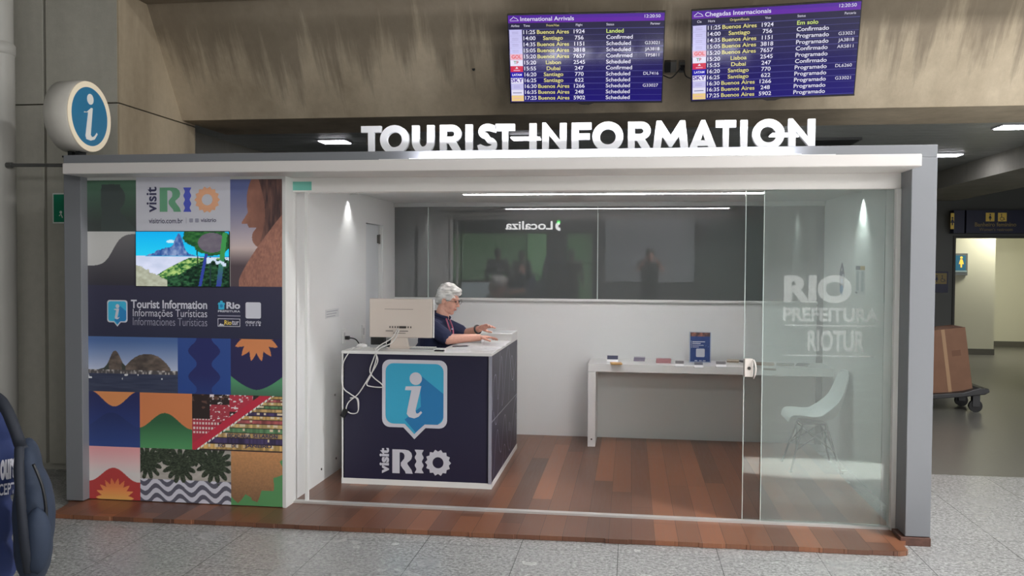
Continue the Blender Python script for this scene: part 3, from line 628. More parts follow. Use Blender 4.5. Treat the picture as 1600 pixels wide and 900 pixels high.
def bubble(mb, fr, d, x0, y0, x1, y1, mats, ext=0):
    """speech bubble with the letter i; y0 is the tip of its pointer"""
    wd = x1-x0; yb = y1-wd*1.02; r = wd*.12
    def shape(g):
        X0, X1, Yb, Yt = x0+g, x1-g, yb+g, y1-g
        return arc(X1-r, Yt-r, r, 0, 90, 5)+arc(X0+r, Yt-r, r, 90, 180, 5)+arc(X0+r, Yb+r, r, 180, 270, 5)+[((x0+x1)/2-wd*.17+g*.4, Yb), ((x0+x1)/2, y0+g*1.4), ((x0+x1)/2+wd*.17-g*.4, Yb)]+arc(X1-r, Yb+r, r, 270, 360, 5)
    mb.sheet(shape(0), fr, d, mats[0]); mb.sheet(shape(wd*.055), fr, d+.0012, mats[1])
    cxx = (x0+x1)/2; s = wd*.24; cy = yb+wd*.5
    # the icon's own flat second tone
    mb.sheet([(cxx+.08*wd, cy+.30*wd), (x1-.056*wd, cy+.02*wd), (x1-.056*wd, yb+.16*wd), (cxx+.36*wd, yb+.056*wd), (cxx+.16*wd, yb+.056*wd), (cxx+.02*wd, yb-.07*wd), (cxx-.15*wd, yb+.12*wd), (cxx+.10*wd, cy-.18*wd)], fr, d+.0018, mats[2])
    mb.sheet(circ(cxx+.02*wd, cy+.24*wd, .095*wd, 24), fr, d+.0026, mats[0])
    mb.sheet(fit(GL_i, cxx-.15*wd, cy-.34*wd, cxx+.12*wd, cy+.13*wd), fr, d+.0026, mats[0])
mb = MB(); a = bx(168, 469, 199.5, 510); bubble(mb, fm, D, a[0], a[1], a[2], a[3], (0, 5, 6)); mb.build('information_icon', INK, mural)
mb = MB()
mb.text('Tourist Information', fm, D, *bx(205, 469.5, 324, 481.5), bold=.025); mb.text('Informações Turísticas', fm, D, *bx(208, 484, 324, 497)); mb.text('Informaciones Turísticas', fm, D, *bx(208, 497.5, 324, 508), bold=-.006, mi=7)
mb.build('sign_lettering', INK, mural)
mb = MB(); mb.text('Rio', fm, D, *bx(354, 472, 375.5, 482.5), bold=.04); mb.text('PREFEITURA', fm, D, *bx(341, 485, 375.5, 487.8), bold=.02)
a = bx(340.5, 493, 376, 494); mb.sheet(rc(*a), fm, D, 7)
a = bx(340.5, 470, 352, 483); mb.sheet(fit([(.1, 0), (.1, .5), (0, .62), (.12, .8), (.3, .78), (.35, 1), (.65, 1), (.7, .78), (.88, .8), (1, .62), (.9, .5), (.9, 0), (.5, -.06)], *a), fm, D, 5); mb.sheet(circ((a[0]+a[2])/2, a[1]+(a[3]-a[1])*.4, .012, 12), fm, D+.001, 6)
mb.build('city_logo', INK, mural)
mb = MB(); a = bx(340.5, 498, 375.5, 510); g = .004
mb.sheet(rc(*a), fm, D, 0, [rc(a[0]+g, a[1]+g, a[2]-g, a[3]-g)]); mb.text('Rio', fm, D, *bx(351, 500.5, 362, 507.5), bold=.02, mi=8); mb.text('tur', fm, D, *bx(362.5, 500.8, 373.5, 507.5), bold=.02)
mb.sheet(fit([(0, 0), (.2, .5), (.35, .9), (.5, .45), (.75, .55), (1, 0)], *bx(342, 504.5, 351, 508.6)), fm, D); mb.build('tourism_logo', INK, mural)
mb = MB(); mb.sheet(rrect(*bx(384, 472.5, 408, 497.5), .012), fm, D); mb.text('riotur.rio', fm, D, *bx(384, 501, 408, 505.5), bold=.02)
for i in range(5): c = PM(386+i*5, 508); mb.sheet(circ(c[0], c[1], .007, 8), fm, D, 7 if i < 4 else 0)
mb.build('code_card', INK, mural)
for txt, xa, xb, y, h in (('ESCADARIA', 355, 392, 683.5, 4.6), ('SELARON', 396, 434, 684, 4.6), ('RIO', 341, 352, 698.5, 5), ('DE', 362, 370, 699, 5), ('JANEIRO', 383, 425, 700.5, 5.4)):
    a = bx(xa, y-h, xb, y); MB().text(txt, fm, D, *a, bold=.03, mi=1).build('stair_lettering', INK, mural)
# the lit display set into the panel
tv = thing('wall_display', (-3.08, 0, 1.74), 'lit display set in the mural showing a beach, green shrubs and a peak', 'screen')
TX0, TX1, TZ0, TZ1 = -3.43, -2.742, 1.552, 1.932
MB().box(TX0-.004, TX1+.004, -.006, .0, TZ0-.004, TZ1+.004).build('bezel', BLACK, tv)
def t_beach(u, v):
    im = lerp(K(u, (40, 205, 240)), K(u, (0, 165, 235)), (v-.5)*1.6); im = put(im, (np.hypot((u-.38)/.05, (v-.82)/.03) < 1) | (np.hypot((u-.55)/.03, (v-.96)/.05) < 1), (190, 235, 248))
    h = .55+.30*np.exp(-np.abs((u-.47)/.055)**2.2)+.15*np.exp(-((u-.40)/.15)**2)+.06*np.exp(-((u-.25)/.1)**2)+.05*(fbm(u, v, 26)-.5)
    im = put(im, (v < h) & (u > .12), lerp(K(u, (50, 84, 150)), K(u, (140, 160, 200)), fbm(u*1.4, v*.6, 24)*2-.6))
    im = put(im, v < .555, lerp(K(u, (10, 130, 200)), K(u, (40, 190, 225)), (v-.5)*10)); im = put(im, v < .555-.02*u, lerp(K(u, (225, 228, 250)), K(u, (190, 200, 225)), fbm(u, v, 8)))
    veg = v < .02+.50*np.clip((u-.12)/.45, 0, 1)**.7; im = put(im, veg, lerp(K(u, (24, 84, 40)), K(u, (176, 206, 120)), fbm(u, v, 34)*2.6-.8))
    im = put(im, (v < .36-.9*u+.1*fbm(u, v, 20)), lerp(K(u, (150, 150, 130)), K(u, (195, 200, 180)), fbm(u, v, 20)))
    drk = (v < .20+.3*np.clip((u-.45)/.3, 0, 1)) & (u > .34); im = put(im, drk, lerp(K(u, (8, 30, 22)), K(u, (52, 100, 64)), fbm(u, v, 34)*2.2-.7))
    can = (((u-.68)/.17)**2+((v-.92)/.20)**2+.5*fbm(u, v, 14)-.25 < 1) | (((u-.83)/.20)**2+((v-.80)/.24)**2+.5*fbm(u, v, 14)-.25 < 1)
    im = put(im, can, lerp(K(u, (22, 66, 36)), K(u, (62, 120, 60)), fbm(u, v, 24)*1.5-.3)); im = put(im, np.hypot((u-.82)/.15, (v-.80)/.18) < 1, lerp(K(u, (92, 84, 98)), K(u, (110, 104, 112)), fbm(u, v, 20)))
    for x0, x1, y0, y1, wd, c in ((.68, .66, .2, .66, .006, (20, 50, 30)), (.69, .76, .0, .6, .016, (48, 64, 150)), (.80, .80, .02, .55, .008, (36, 56, 60)), (.89, .96, .0, .98, .026, (60, 140, 74))):
        t = np.clip((v-y0)/(y1-y0), 0, 1); im = put(im, (np.abs(u-(x0+(x1-x0)*t)) < wd) & (v > y0) & (v < y1), lerp(K(u, (52, 60, 150)), K(u, c), v*1.8) if wd > .02 else c)
    return put(im, (u > .76) & (v > .36) & (v < .52) & (fbm(u, v, 18) > .62), (205, 222, 240))
picture('screen', fm, TX0, TZ0, TX1, TZ1, 150, 86, t_beach, print_mat('lit_screen', es=1.0), tv, .0075)
# ------------------------------------------------------------------ rooftop letters
sign = thing('rooftop_sign', (-.33, .1, 2.4621), 'white block letters spelling TOURIST INFORMATION standing along the kiosk roof edge', 'sign')
MB().box(-1.80, 1.10, .135, .15, 2.4621, 2.487).build('mounting_rail', mat('pale_rail', (214, 212, 220), .4), sign)
fs = frame((0, .1, 0), (1, 0, 0), (0, 0, 1)); W_ = .235
def slab(*pl): return list(pl)
def letter_shapes(ch):
    w = W_
    if ch == 'T': return [([(.5-w*.62, 0), (.5+w*.62, 0), (.5+w*.62, 1-w), (1, 1-w), (1, 1), (0, 1), (0, 1-w), (.5-w*.62, 1-w)], ())]
    if ch == 'O': return [(circ(.5, .5, .52, 40), [circ(.5, .5, .27, 32)])]
    if ch == 'U': return [([(0, 1), (0, .42)]+arc(.5, .42, .5, 180, 360, 20, .44)+[(1, 1), (.68, 1), (.68, .42)]+arc(.5, .42, .18, 360, 180, 14, .18)+[(.32, 1)], ())]
    if ch == 'R': return [([(0, 0), (.30, 0), (.30, .34), (.40, .34), (.66, 0), (1.04, 0), (.74, .40)]+arc(.56, .69, .42, -62, 90, 18, .31)+[(0, 1)], [[(.30, .58), (.52, .58)]+arc(.54, .68, .13, -80, 80, 8, .10)+[(.52, .78), (.30, .78)]])]
    if ch == 'I': return [(rc(0, 0, 1, 1), ())]
    if ch == 'S': return [(stroke([(.93, .82)]+arc(.52, .74, .33, 50, 255, 18, .155)[2:]+arc(.50, .27, .36, 75, -150, 20, .165)+[(.06, .14)], .235), ())]
    if ch == 'N': return [([(0, 0), (.27, 0), (.27, .60), (.85, -.02), (1, -.02), (1, 1), (.73, 1), (.73, .40), (.15, 1.02), (0, 1.02)], ())]
    if ch == 'F': return [([(0, 0), (.36, 0), (.36, .40), (.92, .40), (.92, .40+w*.95), (.36, .40+w*.95), (.36, 1-w), (1, 1-w), (1, 1), (0, 1)], ())]
    if ch == 'M': return [([(.07, 1.02), (.22, 1.02), (.5, .52), (.78, 1.02), (.93, 1.02), (1.04, 0), (.81, 0), (.75, .48), (.54, .12), (.46, .12), (.25, .48), (.19, 0), (-.04, 0)], ())]
    if ch == 'A': return [([(.43, 1.02), (.57, 1.02), (1.03, 0), (.74, 0), (.68, .14), (.32, .14), (.26, 0), (-.03, 0)], [[(.42, .33), (.58, .33), (.5, .58)]])]
LP = [('T', 564, 595), ('O', 594.5, 638), ('U', 643.5, 678), ('R', 687, 721), ('I', 727, 738), ('S', 745, 777), ('T', 774, 804), ('I', 827, 838), ('N', 847, 885), ('F', 893, 924), ('O', 926.5, 973), ('R', 981, 1017.5),
      ('M', 1022, 1074), ('A', 1077, 1120), ('T', 1118.5, 1150), ('I', 1157, 1168), ('O', 1176.5, 1225), ('N', 1232, 1274)]
for ch, a, b in LP:
    x0 = U(a, 215, 'Y', .1).x; x1 = U(b, 215, 'Y', .1).x; mb = MB()
    for pts, holes in letter_shapes(ch): mb.prism(fit(pts, x0, 2.468, x1, 2.658), fs, -.035, 0, 0, [fit(h, x0, 2.468, x1, 2.658) for h in holes])
    mb.build('letter', mat('letter_white', (248, 248, 252), .4), sign)
bar = thing('sign_light', (-.2, -.17, 2.3849), 'slim strip lamp lying on the canopy below the roof letters', 'lamp')
MB().box(-1.62, 1.22, -.20, -.15, 2.3849, 2.394).build('housing', WHITE, bar)
MB().box(-1.42, 1.02, -.198, -.152, 2.394, 2.398).build('diffuser', mat('sign_strip_glow', (246, 246, 255), es=1.2), bar)
l = area('sign_strip_light', (-.2, -.175, 2.40), (-.2, .1, 2.52), 2.35, .03, 26, (.93, .94, 1)); l.parent = None

# ------------------------------------------------------------------ round drum sign
drum = thing('round_sign', (-3.95, .1, 2.4621), 'white drum sign with a blue disc and letter i above the kiosk corner', 'sign')
C0 = Vector((-3.845, .1, 2.757)); RD = .252
prof = [(.0, 0), (RD-.012, 0), (RD, -.012), (RD, -.178), (RD-.012, -.188), (0, -.188)]
mb = MB(); seg = 48
vs = [C0+Vector((z, r*math.cos(2*PI*i/seg), r*math.sin(2*PI*i/seg))) for r, z in prof for i in range(seg)]
mb.add(vs, [(j*seg+i, j*seg+(i+1) % seg, (j+1)*seg+(i+1) % seg, (j+1)*seg+i) for j in range(len(prof)-1) for i in range(seg)], 0, True)
mb.build('drum', mat('drum_white', (206, 202, 194), .45, noise=.08, nscale=6), drum)
fd = (C0, Vector((0, 1, 0)), Vector((0, 0, 1)), Vector((1, 0, 0)))
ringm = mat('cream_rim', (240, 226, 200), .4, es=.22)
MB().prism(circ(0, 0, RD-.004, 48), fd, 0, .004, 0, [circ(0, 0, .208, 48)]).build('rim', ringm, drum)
MB().prism(circ(0, 0, .208, 48), fd, 0, .002).build('disc', mat('sign_blue', (52, 132, 176), .35), drum)
mb = MB().prism(circ(.005, .125, .036, 24, .038), fd, .002, .005)
mb.prism(fit([(.05, .80), (.28, .86), (.55, 1.0), (.66, 1.0), (.50, .16), (.60, .10), (.78, .14), (.95, .27), (1.0, .22), (.78, .04), (.5, -.02), (.2, 0), (.14, .10), (.34, .84), (.06, .84)], -.075, -.165, .085, .065), fd, .002, .005)
mb.build('letter', mat('sign_white', (240, 238, 232), .4, es=.1), drum)
mb = MB().box(-4.02, -3.88, .04, .16, 2.4621, 2.474).box(-3.99, -3.96, .06, .14, 2.47, 2.515).box(-3.93, -3.90, .06, .14, 2.47, 2.515)
mb.build('bracket', mat('dark_bracket', (58, 60, 60), .35, .7), drum)

# ------------------------------------------------------------------ arrivals screens
def board(loc, rot, label, head, cols, rows, clock):
    t = thing('arrivals_display', loc, label, 'screen', 'flight arrival screens on the beam', rot)
    Wd, Hd = 1.23, .705; hw, hh = Wd/2, Hd/2
    MB().box(-hw, hw, .0, .045, -hh, hh).build('casing', mat('screen_casing', (26, 24, 28), .35), t, .004, local=True)
    MB().prism([(-hw, -hh), (hw, -hh), (hw, -hh+.012), (-hw, -hh+.012)], frame((0, -.001, 0), (1, 0, 0), (0, 0, 1)), 0, .004).prism([(-.07, -hh), (-.03, -hh-.012), (.03, -hh-.012), (.07, -hh)], frame((0, -.001, 0), (1, 0, 0), (0, 0, 1)), -.01, .004).build('lower_trim', mat('screen_trim', (70, 66, 70), .35, .4), t, local=True)
    f = frame((0, 0, 0), (1, 0, 0), (0, 0, 1)); bw, bt, bb = .008, .010, .014
    sx0, sx1, sz0, sz1 = -hw+bw, hw-bw, -hh+bb, hh-bt; sw, sh = sx1-sx0, sz1-sz0
    def bg(u, v):
        im = lerp(K(u, (24, 10, 112)), K(u, (26, 22, 62)), v*1.15); im = put(im, v > .915, (92, 18, 158)); im = put(im, (v > .96), (76, 22, 150))
        im = put(im, (v < .915) & (v > .845), (26, 20, 60))
        for k in range(13):
            y = 1-(.158+.0695*k); im = put(im, (np.abs(v-y) < .0026), (74, 72, 140))
        return im
    scr = picture('screen', f, sx0, sz0, sx1, sz1, 8, 300, bg, print_mat('lit_arrivals', es=1.0), t, .0025, local=True)
    X = lambda u: sx0+sw*u
    Z = lambda v: sz0+sh*(1-v)
    mb = MB(); H = .031; parts = []
    mt = MB(); mt.text(head, f, .004, X(.08), Z(.064), h=.033, bold=.008, wide=1.1); parts.append(('title_text', mt)); mt = MB(); parts.append(('clock_text', mt)); mt.text(clock, f, .004, X(.975), Z(.050), h=.025, align='R', wide=1.1)
    mb.sheet(stroke([(X(.012), Z(.05)), (X(.028), Z(.03)), (X(.035), Z(.014)), (X(.045), Z(.03)), (X(.052), Z(.03)), (X(.066), Z(.052))], .004), f, .004, 0); mb.sheet(rc(X(.012), Z(.062), X(.07), Z(.058)), f, .004, 0)
    for txt, u, al, mi in ((cols[0], .045, 'C', 0), (cols[1], .12, 'C', 0), (cols[2], .29, 'C', 1), (cols[3], .46, 'C', 0), (cols[4], .635, 'L', 0), (cols[5], .975, 'R', 0)): parts.append(('column_heading', MB().text(txt, f, .004, X(u), Z(.128), h=.018, align=al, mi=mi)))
    parts.append(('plane_mark', mb)); logos = [('pale', ''), ('pale', ''), ('pale', ''), ('pale', ''), ('gol', 'GOL'), ('tp', 'TP'), ('red', ''), ('latam', 'LATAM'), ('sky', 'SKY'), ('pale', ''), ('white', ''), ('amber', '')]
    for k, (tm, city, fl, stt, par) in enumerate(rows):
        vb = .158+.0695*(k+1)-.018; vt = .158+.0695*k
        def cell(nm, *a, **kw): parts.append((nm, MB().text(*a, **kw)))
        cell('time_text', tm, f, .004, X(.097), Z(vb), h=H, wide=1.12, bold=.012); cell('city_text', city, f, .004, X(.29), Z(vb), h=H, align='C', mi=1, wide=1.12, bold=.012); cell('flight_number', fl, f, .004, X(.46), Z(vb), h=H, align='C', wide=1.12, bold=.012)
        cell('status_text', stt, f, .004, X(.635), Z(vb), h=H, mi=2 if k == 0 else 0, wide=1.12, bold=.012)
        if par: cell('partner_code', par, f, .004, X(.975), Z(vb-.004), h=.025, align='R', wide=1.1)
        mb = MB(); parts.append(('airline_tile', mb))
        q = logos[k][0]; mi = {'pale': 3, 'gol': 4, 'tp': 5, 'red': 6, 'latam': 7, 'sky': 5, 'white': 5, 'amber': 8}[q]
        mb.sheet(rc(X(.005), Z(vt+.0695), X(.088), Z(vt+.001)), f, .004, mi); c = X(.047); zc = Z(vb)
        if q == 'pale':
            for i in range(2): mb.sheet(rc(X(.022), Z(vt+.030+.018*i), X(.064), Z(vt+.026+.018*i)), f, .005, 9)
        if q == 'gol': mb.text('GOL', f, .005, c, zc, h=.028, bold=.03, align='C', mi=10)
        if q == 'tp': mb.text('T', f, .005, X(.028), zc+.004, h=.024, bold=.03, mi=11); mb.text('P', f, .005, X(.046), zc+.004, h=.024, bold=.03, mi=12)
        if q == 'red': mb.sheet([(c-.012, Z(vt+.03)), (c+.012, Z(vt+.03)), (c, Z(vt+.008))], f, .005, 0); mb.sheet(rc(X(.025), Z(vt+.056), X(.068), Z(vt+.046)), f, .005, 4)
        if q == 'latam': mb.text('LATAM', f, .005, c, zc+.004, h=.018, bold=.03, align='C', mi=0)
        if q == 'sky': mb.text('SKY', f, .005, X(.008), zc, X(.086), zc+.032, bold=.02, mi=13)
        if q == 'white': mb.sheet(rc(X(.015), Z(vt+.042), X(.075), Z(vt+.034)), f, .005, 14)
        if q == 'amber': mb.sheet(rc(X(.02), Z(vt+.036), X(.07), Z(vt+.030)), f, .005, 4)
    E_ = lambda n, c: mat('lit_'+n, (5, 5, 5), .2, es=1, ecol=c)
    ml = [E_('text_white', (226, 224, 240)), E_('text_yellow', (222, 214, 128)), E_('text_lime', (206, 226, 120)), E_('pale_lilac', (196, 192, 236)), E_('pale_pink', (226, 170, 190)), E_('paper', (226, 222, 244)), E_('crimson', (206, 34, 72)), E_('royal', (28, 16, 170)), E_('amber', (236, 204, 140)),
          E_('mauve_grey', (150, 140, 190)), E_('coral', (214, 70, 70)), E_('leaf', (70, 130, 90)), E_('dark_red', (170, 40, 60)), E_('violet', (74, 30, 150)), E_('slate', (90, 90, 130))]
    for nm, m_ in parts: m_.build(nm, ml, t, local=True)
    mb = MB().box(-.2, .2, .045, .06, -.15, .15).box(-.03, .03, .06, .26, -.05, .03)
    mb.build('wall_mount', mat('black_mount', (24, 24, 26), .4, .5), t, local=True)
common = [('11:25', 'Buenos Aires', '1924'), ('14:00', 'Santiago', '756'), ('14:35', 'Buenos Aires', '1151'), ('15:05', 'Buenos Aires', '3818'), ('15:20', 'Buenos Aires', '7657'), ('15:20', 'Lisbon', '2545'), ('15:55', 'Dubai', '247'),
          ('16:20', 'Santiago', '770'), ('16:25', 'Santiago', '622'), ('16:30', 'Buenos Aires', '1266'), ('16:35', 'Buenos Aires', '248'), ('17:25', 'Buenos Aires', '5902')]
s1 = ['Landed', 'Confirmed', 'Scheduled', 'Scheduled', 'Confirmed', 'Scheduled', 'Confirmed']+['Scheduled']*5; p1 = ['', '', 'G33021', 'JA3818', 'TP5811', '', '', 'DL7416', '', 'G33027', '', '']
s2 = ['Em solo', 'Confirmado', 'Programado', 'Programado', 'Confirmado', 'Programado', 'Confirmado']+['Programado']*5; p2 = ['', '', 'G33021', 'JA3818', 'AR5811', '', '', 'DL6260', '', 'G33021', '', '']
board((-.3695, 1.2719, 3.3519), (.4209, .0118, .0082), 'flight screen headed International Arrivals, with statuses in English', 'International Arrivals', ('Airline', 'Time', 'From/Vias', 'Flight', 'Status', 'Partner'), [c+(a, b) for c, a, b in zip(common, s1, p1)], '12:20:50')
c2 = [(a, 'Lisboa' if b == 'Lisbon' else b, c) for a, b, c in common]
board((1.0644, 1.2073, 3.3439), (.422, -.0092, -.0625), 'flight screen headed Chegadas Internacionais, tilted, with statuses in Portuguese', 'Chegadas Internacionais', ('Cia', 'Hora', 'Origem/Escala', 'Voo', 'Status', 'Parceria'), [c+(a, b) for c, a, b in zip(c2, s2, p2)], '12:20:50')
# socket boxes on the sloped beam between the screens
SL = lambda z: 1.83+(z-3.02)*(1.24-1.83)/(3.925-3.02)
def on_beam(px, py):
    d = (U(px, py, 'Y', 2)-Vector((0, -CD, CZ))); o = Vector((0, -CD, CZ)); k = (1.24-1.83)/(3.925-3.02)
    t = (1.83+(o.z-3.02)*k-o.y)/(d.y-d.z*k); return o+d*t
RB = Matrix.Rotation(math.atan2(1.83-1.24, 3.925-3.02), 3, 'X')
bx_ = thing('socket_box', on_beam(1059, 102), 'grey socket box on the concrete beam between the two screens', 'socket')
for px, c in ((1043, BLACK), (1052, mat('socket_grey', (110, 108, 104), .5)), (1065, mat('socket_grey'))):
    q = on_beam(px, 102); MB().obox(q+RB@Vector((0, -.02, 0)), RB, (.024, .03, .045)).build('module', c, bx_, .003)
q = on_beam(1066, 102); MB().obox(q+RB@Vector((0, -.055, 0)), RB, (.018, .012, .02)).build('plug', BLACK, bx_)
def cable(name, pts, r, m, label): return tag(MB().tube(smooth_path(pts, 8), r).build(name, m), label, 'cable')
q = on_beam(1063, 108); qa = on_beam(1036, 123)
cable('power_cable', [q+Vector((0, -.07, 0)), q+Vector((-.03, -.12, -.05)), q+Vector((-.08, -.12, -.095)), qa+Vector((0, -.12, 0)), qa+Vector((-.1, -.15, .03))], .005, BLACK, 'black cable drooping towards the English flight screen')
qb = on_beam(1068, 108); qc = on_beam(1085, 132)
cable('power_cable', [qb+Vector((0, -.07, 0)), qb+Vector((.01, -.12, -.08)), qc+Vector((-.02, -.12, .02)), qc+Vector((.02, -.2, .0)), qc+Vector((.12, -.25, .08))], .005, BLACK, 'black cable drooping towards the Portuguese flight screen')
q = on_beam(740, 108); tag(MB().cyl(q+Vector((0, -.004, 0)), q+Vector((0, .01, 0)), .014, seg=12).build('bolt_hole', BLACK), 'small dark bolt hole in the concrete beam', 'bolt')

# ------------------------------------------------------------------ pipe, conduit, green sign, rear lamps
pipe = thing('drain_pipe', (-4.72, .45, 0), 'thick white vertical pipe with a collar at the photo edge', 'pipe')
PW = mat('pipe_white', (182, 180, 174), .45, noise=.04, nscale=3)
MB().cyl((-4.84, .45, 0), (-4.84, .45, 3.36), .115, seg=32, caps=False).cyl((-4.84, .45, 3.4), (-4.84, .45, 5.3), .108, seg=32, caps=False).build('shaft', PW, pipe)
MB().lathe([(.108, 3.30), (.122, 3.31), (.122, 3.38), (.108, 3.40)], (-4.84, .45, 0), 32).build('collar', PW, pipe)
rod = thing('conduit', (-4.4, .4, 2.43), 'thin grey metal conduit running from the white pipe to the kiosk', 'conduit')
MB().cyl((-4.74, .4, 2.455), (-3.93, .4, 2.445), .014, seg=12).build('tube', mat('conduit_metal', (120, 120, 118), .35, .6), rod)
MB().cyl((-4.735, .4, 2.455), (-4.69, .4, 2.4544), .022, seg=12).build('cuff', mat('conduit_metal'), rod)
gs = thing('green_sign', (-4.6, .84, 2.05), 'green sign plate on the concrete wall, half hidden by the grey post', 'sign')
MB().box(-4.66, -4.30, .82, .84, 2.03, 2.275).build('plate', mat('white_plate', (220, 226, 222), .4), gs)
MB().box(-4.65, -4.31, .818, .822, 2.04, 2.265).build('green_field', mat('exit_green', (24, 128, 96), .4), gs)
fgs = frame((0, .818, 0), (1, 0, 0), (0, 0, 1)); MB().sheet(circ(-4.585, 2.12, .012, 10), fgs, .002).sheet(stroke([(-4.60, 2.09), (-4.585, 2.105), (-4.57, 2.075)], .01), fgs, .002).build('pictogram', mat('white_plate'), gs)
for (x0, y0), (x1, y1), lb in (((-3.72, 4.33), (-3.40, 4.58), 'ceiling lamp seen left of the roof letters'), ((-1.38, 4.26), (-1.06, 4.50), 'ceiling lamp seen through the gap between the two sign words'), ((1.55, 4.25), (1.87, 4.5), 'ceiling lamp seen behind the last letters of the sign'),
                              ((3.95, 6.3), (4.27, 6.56), 'ceiling lamp just past the far end of the kiosk roof'), ((3.82, 3.95), (4.15, 4.2), 'ceiling lamp at the upper right photo edge')):
    t = thing('ceiling_lamp', ((x0+x1)/2, (y0+y1)/2, 3.2), 'square white '+lb, 'lamp', 'lit lamps in the slatted ceiling')
    MB().box(x0-.02, x1+.02, y0-.02, y1+.02, 3.185, 3.2).build('frame', mat('lamp_frame', (190, 190, 196), .4), t)
    MB().box(x0, x1, y0, y1, 3.178, 3.186).build('diffuser', mat('rear_lamp_glow', (250, 248, 255), es=30), t)
v = thing('air_vent', (2.35, 5.0, 3.2), 'black grille vent in the slatted ceiling behind the letter N', 'vent')
MB().box(2.08, 2.62, 4.74, 5.2, 3.17, 3.2).build('frame', mat('vent_grey', (90, 92, 92), .5), v)
mb = MB()
for i in range(7): mb.box(2.11, 2.59, 4.77+i*.06, 4.80+i*.06, 3.162, 3.172)
mb.build('grille', BLACK, v)

# ------------------------------------------------------------------ rear right: restroom signs
rs = thing('hanging_sign', (6.5, 11.0, 2.33), 'long navy sign box with yellow pictograms above the restroom doorway', 'sign')
NB = mat('sign_navy', (20, 28, 72), .4); YL = mat('sign_yellow', (222, 190, 92), .5, es=.1)
MB().box(6.03, 8.2, 11.0, 11.19, 2.33, 2.745).build('panel', NB, rs)
MB().box(5.815, 6.0, 11.0, 11.19, 2.33, 2.745).build('panel', NB, rs)
fb = frame((0, 11.0, 0), (1, 0, 0), (0, 0, 1))
def PF(x, y): q = U(x, y, 'Y', 11.0); return q.x, q.z
bf = lambda xa, ya, xb, yb: (*PF(xa, yb), *PF(xb, ya))
a = bf(1540, 332.5, 1554, 346); b = bf(1559, 332.5, 1573, 346); c = bf(1485, 333, 1491, 358)
for q_ in (a, b, c): MB().sheet(rc(*q_), fb, .003).build('yellow_field', YL, rs)
mb = MB()
def woman_mark(mb, fr, d, q, mi=0):
    x0, y0, x1, y1 = q; cx_ = (x0+x1)/2; h = y1-y0
    mb.sheet(circ(cx_, y0+.80*h, .09*h, 12), fr, d, mi).sheet([(cx_-.07*h, y0+.68*h), (cx_+.07*h, y0+.68*h), (cx_+.17*h, y0+.34*h), (cx_+.06*h, y0+.34*h), (cx_+.05*h, y0+.1*h), (cx_-.05*h, y0+.1*h), (cx_-.06*h, y0+.34*h), (cx_-.17*h, y0+.34*h)], fr, d, mi)
def chair_mark(mb, fr, d, q, mi=0):
    x0, y0, x1, y1 = q; cx_ = (x0+x1)/2; h = y1-y0
    mb.sheet(circ(cx_-.1*h, y0+.82*h, .07*h, 10), fr, d, mi).sheet(stroke([(cx_-.1*h, y0+.74*h), (cx_-.06*h, y0+.44*h), (cx_+.14*h, y0+.44*h), (cx_+.24*h, y0+.16*h)], .08*h), fr, d, mi).sheet(stroke(arc(cx_-.04*h, y0+.32*h, .2*h, 110, 340, 12), .06*h), fr, d, mi)
for fn_, q_ in ((woman_mark, a), (chair_mark, b), (woman_mark, (c[0], c[1]+.05, c[2], c[3]-.05))): mb = MB(); fn_(mb, fb, .006, q_); mb.build('pictogram', NB, rs)
MB().text('Banheiro feminino', fb, .003, *bf(1523, 347.5, 1588, 354), bold=.02).text('Women’s restroom', fb, .003, *bf(1530, 356, 1582, 361)).build('lettering', mat('sign_dim_yellow', (170, 150, 96), .5), rs)
ws = thing('pictogram_sign', (5.68, 11.2, 1.24), 'small dark square sign on the rear wall beside the grey post', 'sign')
MB().box(5.50, 5.80, 11.18, 11.2, 1.24, 1.63).build('plate', NB, ws)
fw = frame((0, 11.18, 0), (1, 0, 0), (0, 0, 1)); MB().sheet(rc(5.53, 1.4, 5.775, 1.6), fw, .002).build('yellow_field', mat('sign_dim_yellow'), ws)
for fn_, q_ in ((woman_mark, (5.56, 1.42, 5.64, 1.58)), (chair_mark, (5.66, 1.42, 5.76, 1.58))): mb = MB(); fn_(mb, fw, .004, q_); mb.build('pictogram', NB, ws)
ls = thing('restroom_sign', (6.35, 12.2, 1.55), 'lit teal sign with a yellow figure on the cream wall inside the doorway', 'sign')
q0 = U(1484, 430, 'Y', 12.2); q1 = U(1512, 396, 'Y', 12.2)
MB().box(q0.x, q1.x, 12.19, 12.25, q0.z, q1.z).build('frame', mat('alu_sign_frame', (130, 134, 130), .35, .6), ls)
MB().box(q0.x+.03, q1.x-.04, 12.18, 12.19, q0.z+.09, q1.z-.04).build('face', mat('sign_teal', (40, 96, 118), .4, es=.5), ls)
fl_ = frame((0, 12.18, 0), (1, 0, 0), (0, 0, 1)); h0 = U(1497, 425, 'Y', 12.18); h1 = U(1507, 398, 'Y', 12.18)
mb = MB(); woman_mark(mb, fl_, .002, (h0.x-.03, h0.z+.06, h1.x+.03, h1.z)); mb.build('pictogram', mat('sign_lit_yellow', (240, 200, 80), .4, es=.7), ls)
MB().sheet(rc(h0.x-.06, h0.z+.0, h1.x+.05, h0.z+.03), fl_, .002).build('lettering_line', mat('sign_pale_line', (170, 196, 196), .5), ls)
